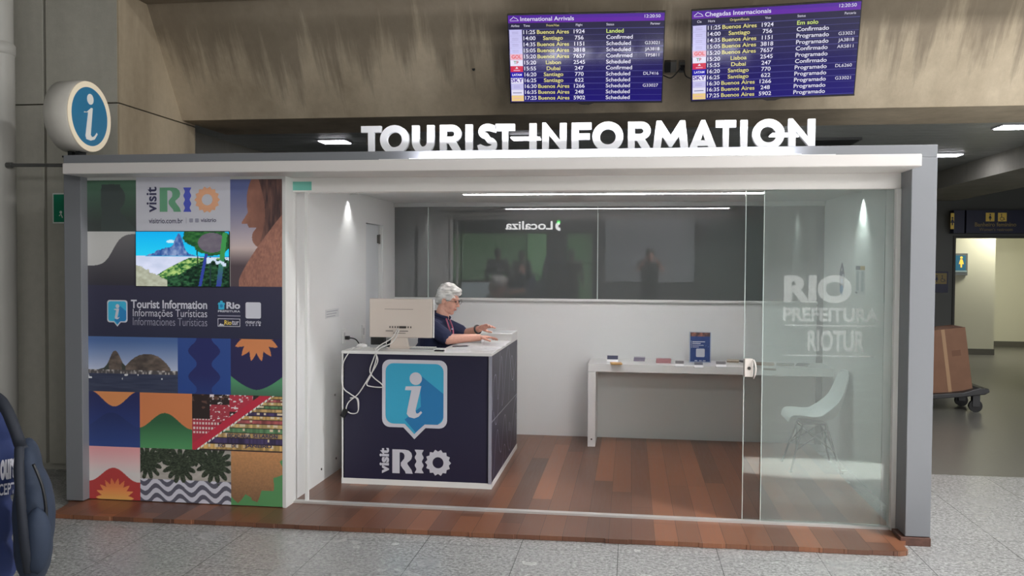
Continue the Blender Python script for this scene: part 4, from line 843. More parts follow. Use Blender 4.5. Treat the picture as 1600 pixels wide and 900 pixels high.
# ------------------------------------------------------------------ service desk
DX0, DX1, DY, DYB, DT = -2.183, -1.02, .704, 2.18, 1.052
WX, CY = -1.45, 1.06
desk = thing('service_desk', ((DX0+DX1)/2, 1.3, ZD), 'navy L-shaped service desk with white worktop and speech bubble emblem', 'desk')
MB().box(DX0+.012, DX1-.012, DY+.012, DY+.03, ZD+.04, DT-.022).build('front_panel', NAVY, desk)
MB().box(DX1-.03, DX1-.012+.012, DY+.012, DYB, ZD+.04, .53).box(DX1-.03, DX1, DY+.012, DYB, .536, DT-.022).box(DX1-.03, DX1-.004, DY+.02, DYB, .5, .56).build('side_panel', mat('navy_vinyl'), desk)
MB().box(DX1-.02, DX1+.001, DY+.014, DYB, .529, .537).build('panel_joint', mat('joint_pale', (150, 150, 164), .4), desk)
MB().box(DX1-.022, DX1+.002, DY+.001, DY+.016, ZD+.04, DT-.02).build('corner_trim', mat('joint_pale'), desk)
MB().box(DX0, DX1+.004, DY+.006, DY+.03, ZD, ZD+.042).box(DX1-.03, DX1+.004, DY+.02, DYB, ZD, ZD+.042).box(DX0, DX0+.02, DY+.02, CY, ZD, ZD+.042).build('plinth', WHITE_S, desk)
MB().box(DX0, DX0+.02, DY+.012, CY, ZD+.04, DT-.022).build('end_panel', WHITE_S, desk)
MB().box(WX+.05, DX1-.03, DYB-.02, DYB, ZD, DT-.022).build('end_panel', WHITE_S, desk)
mb = MB().prism([(DX0, DY), (DX1, DY), (DX1, DYB), (WX, DYB), (WX, CY), (DX0, CY)], top, DT-.022, DT); mb.build('worktop', WHITE_S, desk, .002)
fdk = frame((0, DY+.012, 0), (1, 0, 0), (0, 0, 1))
def PD(x, y): q = U(x, y, 'Y', DY+.012); return q.x, q.z
bd = lambda xa, ya, xb, yb: (*PD(xa, yb), *PD(xb, ya))
DI = [mat('decal_white', (206, 206, 216), .4), mat('decal_cyan', (62, 168, 204), .4), mat('decal_blue', (44, 122, 178), .4)]
mb = MB(); a = bd(597, 563.5, 699, 684.5); bubble(mb, fdk, .0012, a[0], a[1], a[2], a[3], (0, 1, 2)); mb.build('information_icon', DI, desk)
mb = MB(); rio_logo(mb, fdk, .0012, bd(613, 703, 645, 739), bd(648, 703, 662, 739), bd(664, 703, 705, 743))
a = bd(593, 700, 608, 739)
fv = (Vector((0, DY+.0108, 0)), Vector((0, 0, 1)), Vector((-1, 0, 0)), Vector((0, -1, 0))); mb.text('visit', fv, .0, a[1], -a[2], a[3], -a[0], bold=.04)
mb.build('visit_logo', DI, desk)
# contour lines printed on the side
fsd = (Vector((DX1, 0, 0)), Vector((0, 1, 0)), Vector((0, 0, 1)), Vector((1, 0, 0)))
mb = MB(); LW = .008
def wav(pts): mb.sheet(stroke([(p.x, p.y) for p in smooth_path([(a, b, 0) for a, b in pts], 7)], LW), fsd, .0015)
wav([(.82, .10), (.92, .34), (1.02, .42), (1.12, .25), (1.22, .22), (1.32, .40), (1.44, .46), (1.58, .20), (1.72, .12), (1.85, .30), (2.02, .48), (2.16, .52)])
wav([(.80, .60), (.92, .48), (1.02, .56), (1.10, .78), (1.20, .98), (1.28, .78), (1.24, .58), (1.34, .66), (1.46, .92), (1.56, 1.02)])
wav([(.74, .62), (.80, .82), (.92, .86), (1.02, .66), (1.10, .90), (1.12, 1.02)]); wav([(1.62, .56), (1.70, .80), (1.82, .92), (1.94, .74), (2.0, .58)])
wav([(1.62, 1.02), (1.74, .84), (1.86, .70), (2.04, .80), (2.16, .98)]); wav([(1.28, .08), (1.36, .22), (1.44, .20), (1.46, .10)]); wav([(1.62, .30), (1.68, .36), (1.72, .28), (1.78, .34)]); wav([(2.0, .14), (2.08, .36), (2.16, .30)])
mb.build('line_pattern', mat('decal_line', (170, 168, 192), .4), desk)
riser = thing('storage_box', (-1.17, 1.99, DT), 'flat white box lying on the far end of the desk wing', 'box')
MB().box(-1.34, DX1, 1.80, 2.18, DT, DT+.052).build('body', WHITE_S, riser, .003); MB().box(-1.345, DX1+.002, 1.795, 2.183, DT+.052, DT+.060).build('lid', WHITE_S, riser, .002)
# things on the desk
PAPER = mat('white_paper', (244, 244, 244), .6)
def sheet_paper(x, y, rz, w, d, label, z=0, lines=6, m=None, h=.0012):
    t = thing('paper_sheet', (x, y, DT+z), label, 'paper', 'papers on the desk wing'); c, s_ = math.cos(rz), math.sin(rz)
    f = (Vector((x, y, DT+z)), Vector((c, s_, 0)), Vector((-s_, c, 0)), Vector((0, 0, 1)))
    MB().prism(rc(-w/2, -d/2, w/2, d/2), f, .0002, h).build('sheet', m or PAPER, t)
    mb = MB()
    for i in range(lines): mb.sheet(rc(-w*.42, d*(.36-.12*i), w*(.42 if i % 3 else .2), d*(.36-.12*i)+.007), f, h+.0006)
    mb.build('print', mat('print_grey', (168, 170, 178), .6), t)
sheet_paper(-1.31, .86, .2, .21, .297, 'printed white paper nearest the front edge of the desk')
sheet_paper(-1.13, 1.02, -.25, .21, .297, 'printed white paper by the outer edge of the desk wing', .0014)
sheet_paper(-1.28, 1.12, .5, .21, .297, 'printed white paper beside the near forearm', .0028)
sheet_paper(-1.12, 1.42, .1, .21, .297, 'printed white paper under the near hand', .0014)
pad = thing('paper_pad', (-1.33, 1.56, DT), 'thick pad of white cards beneath the raised hand', 'paper')
MB().box(-1.40, -1.24, 1.53, 1.66, DT, DT+.03).build('cards', PAPER, pad, .003); MB().box(-1.39, -1.25, 1.535, 1.655, DT+.03, DT+.055).build('upper_cards', mat('cream_paper', (236, 232, 222), .6), pad, .004)
ph = thing('mobile_phone', (-1.42, .80, DT), 'small black phone lying near the front edge of the desk', 'phone')
MB().box(-1.475, -1.40, .775, .815, DT, DT+.009).build('body', BLACK, ph, .003); MB().box(-1.472, -1.403, .778, .812, DT+.009, DT+.0095).build('screen', mat('phone_glass', (10, 10, 14), .1), ph)
pen = thing('pen', (-1.33, 1.14, DT), 'dark pen lying on the papers by the near elbow', 'pen')
MB().cyl((-1.40, 1.10, DT+.009), (-1.29, 1.16, DT+.009), .005, seg=10).build('barrel', mat('pen_dark', (60, 56, 60), .35), pen); MB().cyl((-1.29, 1.16, DT+.009), (-1.275, 1.168, DT+.009), .005, .001, 10).build('tip', CHROME, pen)
# monitor seen from the back
MBK = mat('monitor_beige_white', (224, 212, 202), .4)
mon = thing('desktop_monitor', (-1.79, .95, DT), 'white all-in-one monitor seen from behind on the desk', 'monitor')
mb = MB().box(-2.034, -1.527, .935, .965, 1.138, 1.443); mb.build('back_shell', MBK, mon, .008)
MB().box(-2.03, -1.531, .965, .972, 1.142, 1.439).build('screen', mat('monitor_lit', (190, 205, 210), .2, es=.55), mon)
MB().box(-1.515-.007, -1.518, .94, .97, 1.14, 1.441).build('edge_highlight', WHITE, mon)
mb = MB().prism([(-1.875, DT+.006), (-1.715, DT+.006), (-1.735, 1.15), (-1.855, 1.15)], frame((0, .97, 0), (1, 0, 0), (0, 0, 1)), .0, .022); mb.build('stand', MBK, mon, .004)
MB().box(-1.885, -1.705, .93, 1.05, DT, DT+.008).build('base', MBK, mon, .003)
MB().box(-1.91, -1.68, .933, .936, 1.36, 1.3635).build('groove', mat('groove_brown', (150, 136, 126), .5), mon)
mb = MB()
for i in range(9): mb.box(-1.87+i*.021, -1.862+i*.021, .932, .936, 1.214, 1.228)
mb.box(-1.79, -1.735, .928, .936, 1.213, 1.229).box(-1.90, -1.84, .932, .936, 1.188, 1.193).box(-1.81, -1.72, .932, .936, 1.188, 1.193).box(-1.84, -1.74, .932, .936, 1.172, 1.176)
mb.build('ports', mat('port_dark', (66, 60, 58), .4), mon)
ter = thing('desk_device', (-2.03, 1.0, DT), 'black box with a silver lower edge behind the monitor stand', 'device')
MB().box(-2.04, -1.93, .99, 1.05, DT+.022, DT+.11).build('body', BLACK, ter, .003); MB().box(-2.045, -1.925, .985, 1.055, DT, DT+.022).build('base', mat('silver_plastic', (176, 178, 180), .3, .4), ter, .003)
mouse = thing('computer_mouse', (-2.10, .96, DT), 'white computer mouse left of the monitor stand', 'mouse')
mb = MB(); mb.ball((-2.10, .96, DT+.012), (.045, .03, .022)); mb.v = [(x, y, max(z, DT)) for x, y, z in mb.v]; mb.build('shell', WHITE_S, mouse); MB().cyl((-2.11, .957, DT+.03), (-2.11, .963, DT+.03), .008, seg=10).build('wheel', mat('wheel_grey', (120, 120, 120)), mouse)
kb = thing('keyboard', (-1.62, .98, DT), 'thin white keyboard right of the monitor stand', 'keyboard')
MB().box(-1.70, -1.51, .90, 1.03, DT, DT+.008).build('base', mat('silver_plastic'), kb, .003)
mb = MB()
for r in range(4):
    for i in range(9): mb.box(-1.692+i*.0205, -1.675+i*.0205, .912+r*.028, .934+r*.028, DT+.008, DT+.013)
mb.build('keys', WHITE_S, kb)
# wall fittings left
def outlet(y, z, label):
    t = thing('wall_outlet', (XL, y, z), label, 'outlet', 'outlets on the partition wall')
    MB().box(XL, XL+.008, y-.04, y+.04, z-.06, z+.06).build('plate', WHITE_S, t, .003); MB().box(XL+.008, XL+.010, y-.018, y+.018, z-.03, z+.03).build('socket', mat('socket_pale', (196, 196, 196), .4), t)
outlet(1.25, 1.115, 'white outlet plate with a black plug on the partition wall'); outlet(1.77, 1.115, 'white outlet plate without a plug, nearer the partition door')
plug = thing('power_plug', (XL+.02, 1.27, 1.10), 'black plug with a short black cord in the outlet', 'plug')
MB().box(XL+.010, XL+.045, 1.25, 1.285, 1.085, 1.115).build('body', BLACK, plug, .004)
MB().tube(smooth_path([(XL+.04, 1.27, 1.10), (XL+.10, 1.27, 1.085), (XL+.14, 1.26, 1.02), (XL+.145, 1.25, .9), (XL+.10, 1.24, .5)]), .005).build('cord', BLACK, plug)
fl = (Vector((XL, 0, 0)), Vector((0, 1, 0)), Vector((0, 0, 1)), Vector((1, 0, 0)))
nt = thing('wall_notice', (XL, .97, 1.31), 'narrow pale notice strip stuck on the partition wall', 'notice')
MB().prism(rc(.82, 1.285, 1.13, 1.355), fl, 0, .0015).build('paper', mat('notice_pale', (214, 216, 216), .6), nt)
mb = MB()
for i in range(3): mb.sheet(rc(.84, 1.335-.02*i, 1.10-.03*i, 1.341-.02*i), fl, .0025)
mb.build('print', mat('print_grey'), nt)
# screws in the partition
for i, (py, px) in enumerate(((617, 523), (733, 502), (716, 525))):
    q = U(px, py, 'X', XL); tag(MB().cyl((XL, q.y, q.z), (XL+.004, q.y, q.z), .009, seg=10).build('screw_cap', mat('screw_dark', (70, 66, 62), .5)), ('dark screw cap on the partition wall level with the desk top half', 'dark screw cap low on the partition wall nearest the doorway', 'dark screw cap low on the partition wall nearest the desk')[i], 'screw')
# white cords hanging over the desk front
CW = mat('cord_white', (222, 220, 218), .45)
def P_(x, y, d=.0): q = U(x, y, 'Y', DY-.014-d); return q
cable('white_cord', [Vector((-1.80, .925, 1.21)), Vector((-1.83, .85, 1.14)), Vector((-1.92, .74, DT+.014)), P_(590, 565), P_(576, 590), P_(560, 615), P_(545, 628), P_(541, 640), P_(549, 646), P_(559, 643), P_(559, 623), P_(547, 622)], .0045, CW, 'white cord looping low over the desk front from the monitor')
cable('white_cord', [Vector((-1.79, .925, 1.20)), Vector((-1.82, .84, 1.11)), Vector((-1.90, .74, DT+.012)), P_(582, 565), P_(578, 580), P_(584, 590), P_(596, 600), P_(597, 605), P_(580, 604), P_(573, 600), P_(580, 585), P_(588, 560), Vector((-1.93, .74, DT+.01)), Vector((-1.97, .84, DT+.006))], .0045, CW, 'white cord making a small loop beside the speech bubble')
cable('white_cord', [Vector((-2.09, .92, DT+.008)), Vector((-2.10, .80, DT+.008)), Vector((-2.11, .74, DT+.010)), P_(537, 565), P_(534, 590), P_(537, 607), P_(548, 616), P_(558, 624), P_(560, 640)], .0045, CW, 'white cord from the mouse hanging at the desk corner')
ad = tag(MB().obox(P_(538, 645), Matrix.Rotation(.5, 3, 'Y'), (.02, .012, .035)).build('cable_adapter', BLACK, None, .004), 'small black adapter hanging at the desk front corner', 'adapter')
# ------------------------------------------------------------------ long white table
TT, TX, TY = .804, -.379, 2.353
table = thing('wall_table', (.7, 2.58, ZD), 'long narrow white table against the wall under the dark glass', 'table')
MB().box(TX, XR, TY, YB, TT-.075, TT).build('tabletop', WHITE_S, table, .003)
MB().box(TX, TX+.072, TY, YB, ZD, TT-.075).build('leg', WHITE_S, table, .003)
MB().cyl((TX+.036, TY-.002, .10), (TX+.036, TY, .10), .008, seg=10).build('screw', mat('screw_dark'), table)
def booklet(px, py, w, d, h, cols, label, rz=0, name='booklet', cat='booklet', n=3):
    q = U(px, py, 'Z', TT); t = thing(name, q, label, cat, 'printed matter on the long table'); R = Matrix.Rotation(rz, 3, 'Z')
    for i in range(n):
        MB().obox(q+Vector((0, d/2, h*(i+.5)/n))+R@Vector((.002*((i*7) % 3-1), .002*((i*5) % 3-1), 0)), R, (w/2, d/2, h/2/n*.92)).build('cover' if i == n-1 else 'leaves', cols[0] if i == n-1 else cols[-1], t)
B = lambda n, c=(120, 118, 116): mat(n, c, .5)
def holder(px, py, label, w, c, hh=.045):
    """a small acrylic holder: leaning cards in a clear tray"""
    q = U(px, py, 'Z', TT); t = thing('card_holder', q, label, 'card holder', 'printed matter on the long table'); R = Matrix.Rotation(-.5, 3, 'X')
    MB().box(q.x-w/2-.003, q.x+w/2+.003, q.y, q.y+.05, TT, TT+.006).build('tray', mat('tray_pale', (206, 208, 208), .25), t)
    MB().obox(q+Vector((0, .03, hh*.55)), R, (w/2, .006, hh/2)).build('cards', c, t); MB().obox(q+Vector((0, .012, .012)), R, (w/2+.002, .001, .017)).build('lip', mat('lip_white', (244, 244, 244), .3), t)
holder(957, 566.5, 'holder with dark blue and white cards at the left end of the table', .10, B('ink_blue', (40, 44, 76)), .06)
booklet(962.5, 570, .10, .14, .010, [B('ochre', (204, 160, 92))], 'ochre booklet in front of the dark blue card holder', .1)
booklet(999, 564.5, .105, .08, .035, [B('mauve', (150, 144, 162))], 'mauve grey stack of leaflets left of the pink stack')
booklet(1037, 567.5, .135, .10, .036, [B('rose', (190, 134, 138))], 'rose pink stack of booklets left of the blue placard')
holder(1062, 573.5, 'small white card holder in front of the pink stack', .075, B('grey_card', (120, 116, 118)), .05)
holder(1092, 575.5, 'small white card holder right in front of the blue placard', .075, B('dark_card', (96, 96, 108)), .05)
holder(1127, 574.5, 'small white card holder right of the blue placard', .085, B('grey_card'), .05)
booklet(1146, 566.5, .11, .11, .022, [B('cream_cover', (214, 206, 190)), B('brown_cover', (140, 126, 108))], 'cream open booklet just left of the lock plate', -.1)
booklet(1162, 566.5, .05, .10, .012, [B('grey_card')], 'small grey leaflet tucked behind the lock plate', .2)
booklet(1197, 571, .16, .15, .014, [B('tan_cover', (168, 148, 132))], 'wide tan leaflet behind the clear glass leaf', -.12)
booklet(1204, 578.5, .10, .09, .010, [B('taupe_cover', (140, 126, 114))], 'small taupe leaflet at the table edge behind the glass', -.1)
booklet(1229, 572, .155, .14, .014, [B('stone_cover', (150, 148, 142))], 'stone grey leaflet between the tan and the dark grey ones', -.15)
booklet(1257, 572.5, .11, .16, .012, [B('slate_cover', (104, 108, 112))], 'dark grey booklet at the right end of the table', -.3)
pl = thing('placard', U(1093.5, 566.5, 'Z', TT), 'upright blue placard with a pale square standing on the table', 'placard')
q = pl.location; x0, x1, z1 = .558, .757, 1.092
MB().box(x0, x1, q.y, q.y+.008, TT, z1).build('clear_sleeve', mat('sleeve_pale', (196, 206, 222), .2), pl, .002); MB().box(x0+.03, x1-.03, q.y, q.y+.08, TT, TT+.004).build('foot', mat('sleeve_pale'), pl)
fp = frame((0, q.y, 0), (1, 0, 0), (0, 0, 1))
def t_pl(u, v):
    im = lerp(K(u, (34, 54, 112)), K(u, (52, 78, 136)), fbm(u, v, 5)); im = put(im, v > .87, lerp(K(u, (60, 50, 56)), K(u, (190, 120, 100)), fbm(u, v, 9)*1.4-.2)); return put(im, np.abs(v-.5-.2*(1-u)) < .006, (92, 116, 166))
picture('sheet', fp, x0+.008, TT+.008, x1-.008, z1-.004, 24, 34, t_pl, print_mat('printed_vinyl'), pl, .0012)
mb = MB(); 
for i, (a, b) in enumerate(((.14, .72), (.14, .52), (.14, .66), (.14, .44))): mb.sheet(rc(x0+.2*a, .996-.016*i, x0+.2*b, 1.004-.016*i if i < 2 else 1.001-.016*i), fp, .002)
mb.sheet(rc(x0+.018, .94, x0+.021, 1.008), fp, .002).sheet(rrect(x0+.062, .856, x0+.142, .936, .01), fp, .002)
for x in (.05, .09, .125): mb.sheet(rc(x0+x, .818, x0+x+.025, .826), fp, .002)
mb.build('print', mat('decal_white'), pl)
# ------------------------------------------------------------------ right wall sheets
frw = (Vector((XR, 0, 0)), Vector((0, -1, 0)), Vector((0, 0, 1)), Vector((-1, 0, 0)))
st = thing('surfboard_sticker', (XR, 2.1, 1.47), 'dark blue surfboard-shaped sticker on the side wall', 'sticker')
bd_ = [(.085*math.sin(PI*t)**.7*math.copysign(1, sgn)-2.10, 1.465+.285*t) for sgn, rng in ((1, [i/16 for i in range(17)]), (-1, [1-i/16 for i in range(1, 16)])) for t in rng]
MB().prism(bd_, frw, 0, .002).build('board', mat('surf_navy', (44, 56, 98), .4), st)
MB().sheet([(x*.72-2.1*.28, z*.30+1.465*.70+.01) for x, z in bd_], frw, .003).sheet(rc(-2.13, 1.57, -2.05, 1.61), frw, .003).build('pattern', mat('surf_blue', (70, 130, 180), .4), st)
MB().sheet(rc(-2.08, 1.62, -2.03, 1.65), frw, .003).sheet(circ(-2.1, 1.69, .016, 10), frw, .003).build('pattern', mat('decal_white'), st)
nb = thing('notice_sheet', (XR, 1.5, 1.5), 'tall white notice sheet with a coloured head on the side wall', 'notice')
n0 = U(1337, 459, 'X', XR); n1 = U(1352, 418, 'X', XR); ya, yb = n0.y, n1.y
MB().prism(rc(-ya, 1.50, -yb, 1.722), frw, 0, .0015).build('paper', mat('notice_pale'), nb)
MB().sheet(rc(-ya, 1.69, -(ya+yb)/2, 1.722), frw, .0025, 0).sheet(rc(-(ya+yb)/2, 1.69, -yb, 1.722), frw, .0025, 1).sheet(rc(-ya+.02, 1.525, -ya+.10, 1.68), frw, .0025, 2).sheet(rc(-yb-.11, 1.52, -yb-.03, 1.68), frw, .0025, 2).sheet(rc(-ya, 1.50, -ya+.06, 1.515), frw, .0025, 0).build('print', [mat('head_slate', (92, 98, 116)), mat('head_ochre', (190, 160, 104)), mat('pale_block', (176, 182, 186))], nb)
# ------------------------------------------------------------------ shell chair
chair = thing('shell_chair', (1.545, 1.83, ZD), 'white moulded shell chair with dark rod legs by the side wall', 'chair')
CX, CY_ = 1.545, 1.83
PR = smooth_path([(-.245, 0, .405), (-.225, 0, .432), (-.15, 0, .436), (-.03, 0, .418), (.07, 0, .412), (.145, 0, .438), (.185, 0, .51), (.21, 0, .61), (.232, 0, .72), (.246, 0, .79), (.25, 0, .822)], 4)
WD = smooth_path([(.175, 0, 0), (.205, 0, 0), (.228, 0, 0), (.235, 0, 0), (.232, 0, 0), (.226, 0, 0), (.218, 0, 0), (.208, 0, 0), (.19, 0, 0), (.155, 0, 0), (.09, 0, 0)], 4)
vs = []; NT = 17
for i, (p, wd_) in enumerate(zip(PR, WD)):
    s_ = i/(len(PR)-1)
    for k in range(NT):
        t = -1+2*k/(NT-1); e = abs(t)**2.6; back = min(1, max(0, (s_-.42)/.2))
        jn = math.exp(-((s_-.50)/.17)**2); vs.append((CX+p.x-e*(.045*back*(1-.4*s_)+.075*jn), CY_+wd_.x*t, ZD+p.z+e*(.035*(1-back)*min(1, s_/.12)+.055*jn)))
mb = MB().add(vs, [(i*NT+k, i*NT+k+1, (i+1)*NT+k+1, (i+1)*NT+k) for i in range(len(PR)-1) for k in range(NT-1)], 0, True)
sh = mb.build('seat_shell', mat('shell_white', (226, 232, 232), .35), chair); m_ = sh.modifiers.new('thickness', 'SOLIDIFY'); m_.thickness = .010; m_.offset = 0
m_ = sh.modifiers.new('round', 'SUBSURF'); m_.levels = 1; m_.render_levels = 1
LEGM = mat('dark_rod', (74, 76, 78), .4, .4); tops, feet = [], []
for sx in (-1, 1):
    for sy in (-1, 1):
        a = Vector((CX-.03+sx*.09, CY_+sy*.11, ZD+.385)); b = Vector((CX-.03+sx*.2, CY_+sy*.2, ZD)); tops.append(a); feet.append(b)
        MB().tube([a, b], [.010, .008]).cyl(b, b+Vector((0, 0, .012)), .013, seg=12).build('leg', LEGM, chair)
mb = MB()
for i, j in ((0, 1), (2, 3), (0, 2), (1, 3)): mb.tube([tops[i].lerp(feet[i], .08), tops[j].lerp(feet[j], .55)], .005).tube([tops[j].lerp(feet[j], .08), tops[i].lerp(feet[i], .55)], .005)
mb.tube([tops[0], tops[3]], .006).tube([tops[1], tops[2]], .006).box(CX-.13, CX+.07, CY_-.115, CY_+.115, ZD+.38, ZD+.392)
mb.build('cross_rods', LEGM, chair)

# ------------------------------------------------------------------ people
def remesh(mb, name, m, parent, voxel, smooth=4, noise=0, ns=30):
    me = bpy.data.meshes.new(name); me.from_pydata([tuple(v) for v in mb.v], [], mb.f); o = bpy.data.objects.new(name, me); COL.objects.link(o)
    r = o.modifiers.new('r', 'REMESH'); r.mode = 'VOXEL'; r.voxel_size = voxel; r.use_smooth_shade = True
    if smooth: s_ = o.modifiers.new('s', 'SMOOTH'); s_.iterations = smooth; s_.factor = .5
    dg = bpy.context.evaluated_depsgraph_get(); dg.update(); me2 = bpy.data.meshes.new_from_object(o.evaluated_get(dg)); bpy.data.objects.remove(o); bpy.data.meshes.remove(me)
    n = len(me2.vertices); co = np.empty(n*3, np.float32); me2.vertices.foreach_get('co', co); co = co.reshape(-1, 3)
    if noise:
        nr = np.empty(n*3, np.float32); me2.vertices.foreach_get('normal', nr); nr = nr.reshape(-1, 3)
        co = co+nr*((fbm(co[:, 0]*ns*.35+9+co[:, 1]*7, co[:, 2]*ns+co[:, 1]*ns*.7+40, 1.)-.5)*noise)[:, None]
    off = Vector((0, 0, 0)); q = parent
    while q is not None: off += q.location; q = q.parent
    c = co.mean(0); me2.vertices.foreach_set('co', (co-c).ravel()); me2.name = name; me2.materials.clear(); me2.materials.append(m)
    for p_ in me2.polygons: p_.use_smooth = True
    o = bpy.data.objects.new(name, me2); COL.objects.link(o); o.parent = parent; o.location = Vector(c.tolist())-off; return o
def hand(mb, w, d, n, side, curl=.5, spread=.0, s=1.0):
    """wrist w, pointing d, palm facing n; side +1 puts the thumb on the d x n side"""
    w = Vector(w); d = Vector(d).normalized(); n = Vector(n); n = (n-d*n.dot(d)).normalized(); a = d.cross(n)*side
    R = Matrix((d, a*side, n)).transposed()
    mb.ball(w+d*.045*s, (.050*s, .039*s, .016*s), R, 14)
    for k, (L, off) in enumerate(((.072, .027), (.080, .009), (.074, -.009), (.058, -.026))):
        p = w+d*.082*s+a*off*s; ang = 0; dr = d
        for j in range(3):
            ang += curl*(.5+.25*k*.5)*(.7 if j == 0 else 1)
            dr = d*math.cos(ang)+n*math.sin(ang)+a*spread*(1.5-k)*.12; dr.normalize()
            q = p+dr*L*s*(.42, .32, .26)[j]; mb.cap(p, (.0095-.0008*j)*s, q, (.0088-.0009*j)*s, 8); p = q
    p = w+d*.022*s+a*.032*s; dr = (d*.62+a*.72+n*.3).normalized(); q = p+dr*.042*s; mb.cap(p, .013*s, q, .0105*s, 8); mb.cap(q, .0105*s, q+(d*.85+a*.25+n*.35).normalized()*.034*s, .0085*s, 8)
def head_prims(mb, c, R, s=1.0):
    P = lambda x, y, z: Vector(c)+R@Vector((x*s, y*s, z*s)); E3 = lambda *r: tuple(q*s for q in r)
    mb.ball(P(-.012, 0, .030), E3(.096, .075, .092), R, 20); mb.ball(P(.030, 0, -.035), E3(.060, .058, .080), R, 18)
    mb.ball(P(.058, 0, -.098), E3(.026, .028, .020), R, 12); mb.ball(P(.016, 0, -.075), E3(.055, .056, .042), R, 14)
    for sy in (-1, 1):
        mb.ball(P(.058, sy*.036, -.035), E3(.026, .024, .028), R, 10); mb.ball(P(-.008, sy*.076, -.012), E3(.018, .008, .031), R, 10); mb.ball(P(.074, sy*.030, .030), E3(.012, .022, .008), R, 10)
    mb.cap(P(.083, 0, .018), .010*s, P(.106, 0, -.020), .013*s, 10); mb.ball(P(.095, 0, -.026), E3(.012, .018, .009), R, 10)
    mb.ball(P(.086, 0, -.054), E3(.010, .021, .006), R, 10); mb.ball(P(.084, 0, -.066), E3(.010, .018, .007), R, 10)
    return P
def rotm(heading, pitch=0, roll=0): return Matrix.Rotation(heading, 3, 'Z')@Matrix.Rotation(pitch, 3, 'Y')@Matrix.Rotation(roll, 3, 'X')
SKIN = mat('skin_pink', (224, 170, 150), .5, noise=.06, nscale=60)
def stand(loc, heading, label, top_c, leg_c, hair_c, hgt=1.70, pose=None, vox=.013, sleeves=.6, long_hair=False, skin=SKIN, group=None, shoes=(40, 40, 42)):
    k = hgt/1.70; t = thing('person', loc, label, 'person', group); Rz = Matrix.Rotation(heading, 3, 'Z'); W = lambda v: Vector(loc)+Rz@(Vector(v)*k)
    J = dict(hip=(0, .09, .92), knee=(.02, .10, .50), ankle=(-.02, .105, .085), pelvis=(0, 0, .96), belly=(.01, 0, 1.10), chest=(0, 0, 1.27), sh=(-.01, .185, 1.41), neck=(-.01, 0, 1.44), head=(.02, 0, 1.585), elbR=(-.03, -.25, 1.13), wrR=(.07, -.26, .90), elbL=(-.03, .25, 1.13), wrL=(.07, .26, .90), stride=0)
    J.update(pose or {}); st_ = J['stride']; body, shirt, trou = MB(), MB(), MB()
    def torso(b, g):
        b.ball(W(J['chest']), tuple((q+g)*k for q in (.115, .165*J.get('wide', 1), .19)), Rz, 18).ball(W(J['belly']), tuple((q+g)*k for q in (.115, .15*J.get('wide', 1), .17)), Rz, 18)
        b.ball(W((.0, 0, .98)), tuple((q+g)*k for q in (.118, .155*J.get('wide', 1), .15)), Rz, 18)
        for s_ in (1, -1): b.ball(W((J['sh'][0], s_*(J['sh'][1]-.03), J['sh'][2]-.02)), (.062+g)*k, None, 12)
        b.cap(W((0, .13, 1.38)), (.05+g)*k, W((0, -.13, 1.38)), (.05+g)*k)
    torso(body, 0); torso(shirt, .014)
    for s_, e_, w_ in ((1, J['elbL'], J['wrL']), (-1, J['elbR'], J['wrR'])):
        S0 = W((J['sh'][0], s_*J['sh'][1], J['sh'][2])); E0 = W(e_); W0 = W(w_)
        body.cap(S0, .052*k, E0, .040*k).cap(E0, .039*k, W0, .027*k); dd = (W0-E0).normalized(); hand(body, W0, dd, Rz@Vector((0, -s_, 0))+Rz@Vector((.3, 0, 0)), -s_, .35, s=k)
        shirt.cap(S0, .066*k, S0.lerp(E0, sleeves), .060*k)
        if sleeves >= 1: shirt.cap(E0, .056*k, E0.lerp(W0, .9), .042*k)
    for s_ in (1, -1):
        f = st_*s_; h_ = W((0, s_*J['hip'][1], J['hip'][2])); kn = W((J['knee'][0]+f*.5, s_*J['knee'][1], J['knee'][2])); an = W((J['ankle'][0]+f, s_*J['ankle'][1], J['ankle'][2]))
        body.cap(h_, .085*k, kn, .058*k).cap(kn, .056*k, an, .036*k); trou.cap(h_, .100*k, kn, .074*k).cap(kn, .074*k, an+Vector((0, 0, .02)), .058*k)
        fd_ = Rz@Vector((.09*k, 0, 0)); MB().ball(an+fd_*.45+Vector((0, 0, -.045*k)), (.135*k, .05*k, .04*k), Rz, 16).build('shoe', mat('shoe_%d' % shoes[0], shoes, .5), t); body.ball(an+fd_*.4+Vector((0, 0, -.035*k)), (.10*k, .038*k, .03*k), Rz, 10)
    trou.ball(W(J['pelvis']), (.130*k, .165*k, .13*k), Rz, 18); body.ball(W(J['pelvis']), (.115*k, .15*k, .12*k), Rz, 18)
    body.cap(W(J['neck']), .055*k, W(J['head'])+Vector((0, 0, -.06*k)), .052*k); P = head_prims(body, W(J['head']), Rz, k)
    remesh(body, 'body', skin, t, vox, 3); remesh(shirt, 'shirt', mat('shirt_%d_%d_%d' % top_c, top_c, .8), t, vox, 5); remesh(trou, 'trousers', mat('trousers_%d_%d_%d' % leg_c, leg_c, .8), t, vox, 5)
    hb = MB().ball(P(-.020, 0, .045), (.104*k, .086*k, .088*k), Rz, 18).ball(P(-.045, 0, -.01), (.075*k, .080*k, .085*k), Rz, 16)
    if long_hair: hb.ball(P(-.06, 0, -.09), (.06*k, .085*k, .12*k), Rz, 16)
    remesh(hb, 'hair', mat('hair_%d' % hair_c[0], hair_c, .6), t, vox*.7, 3); return t

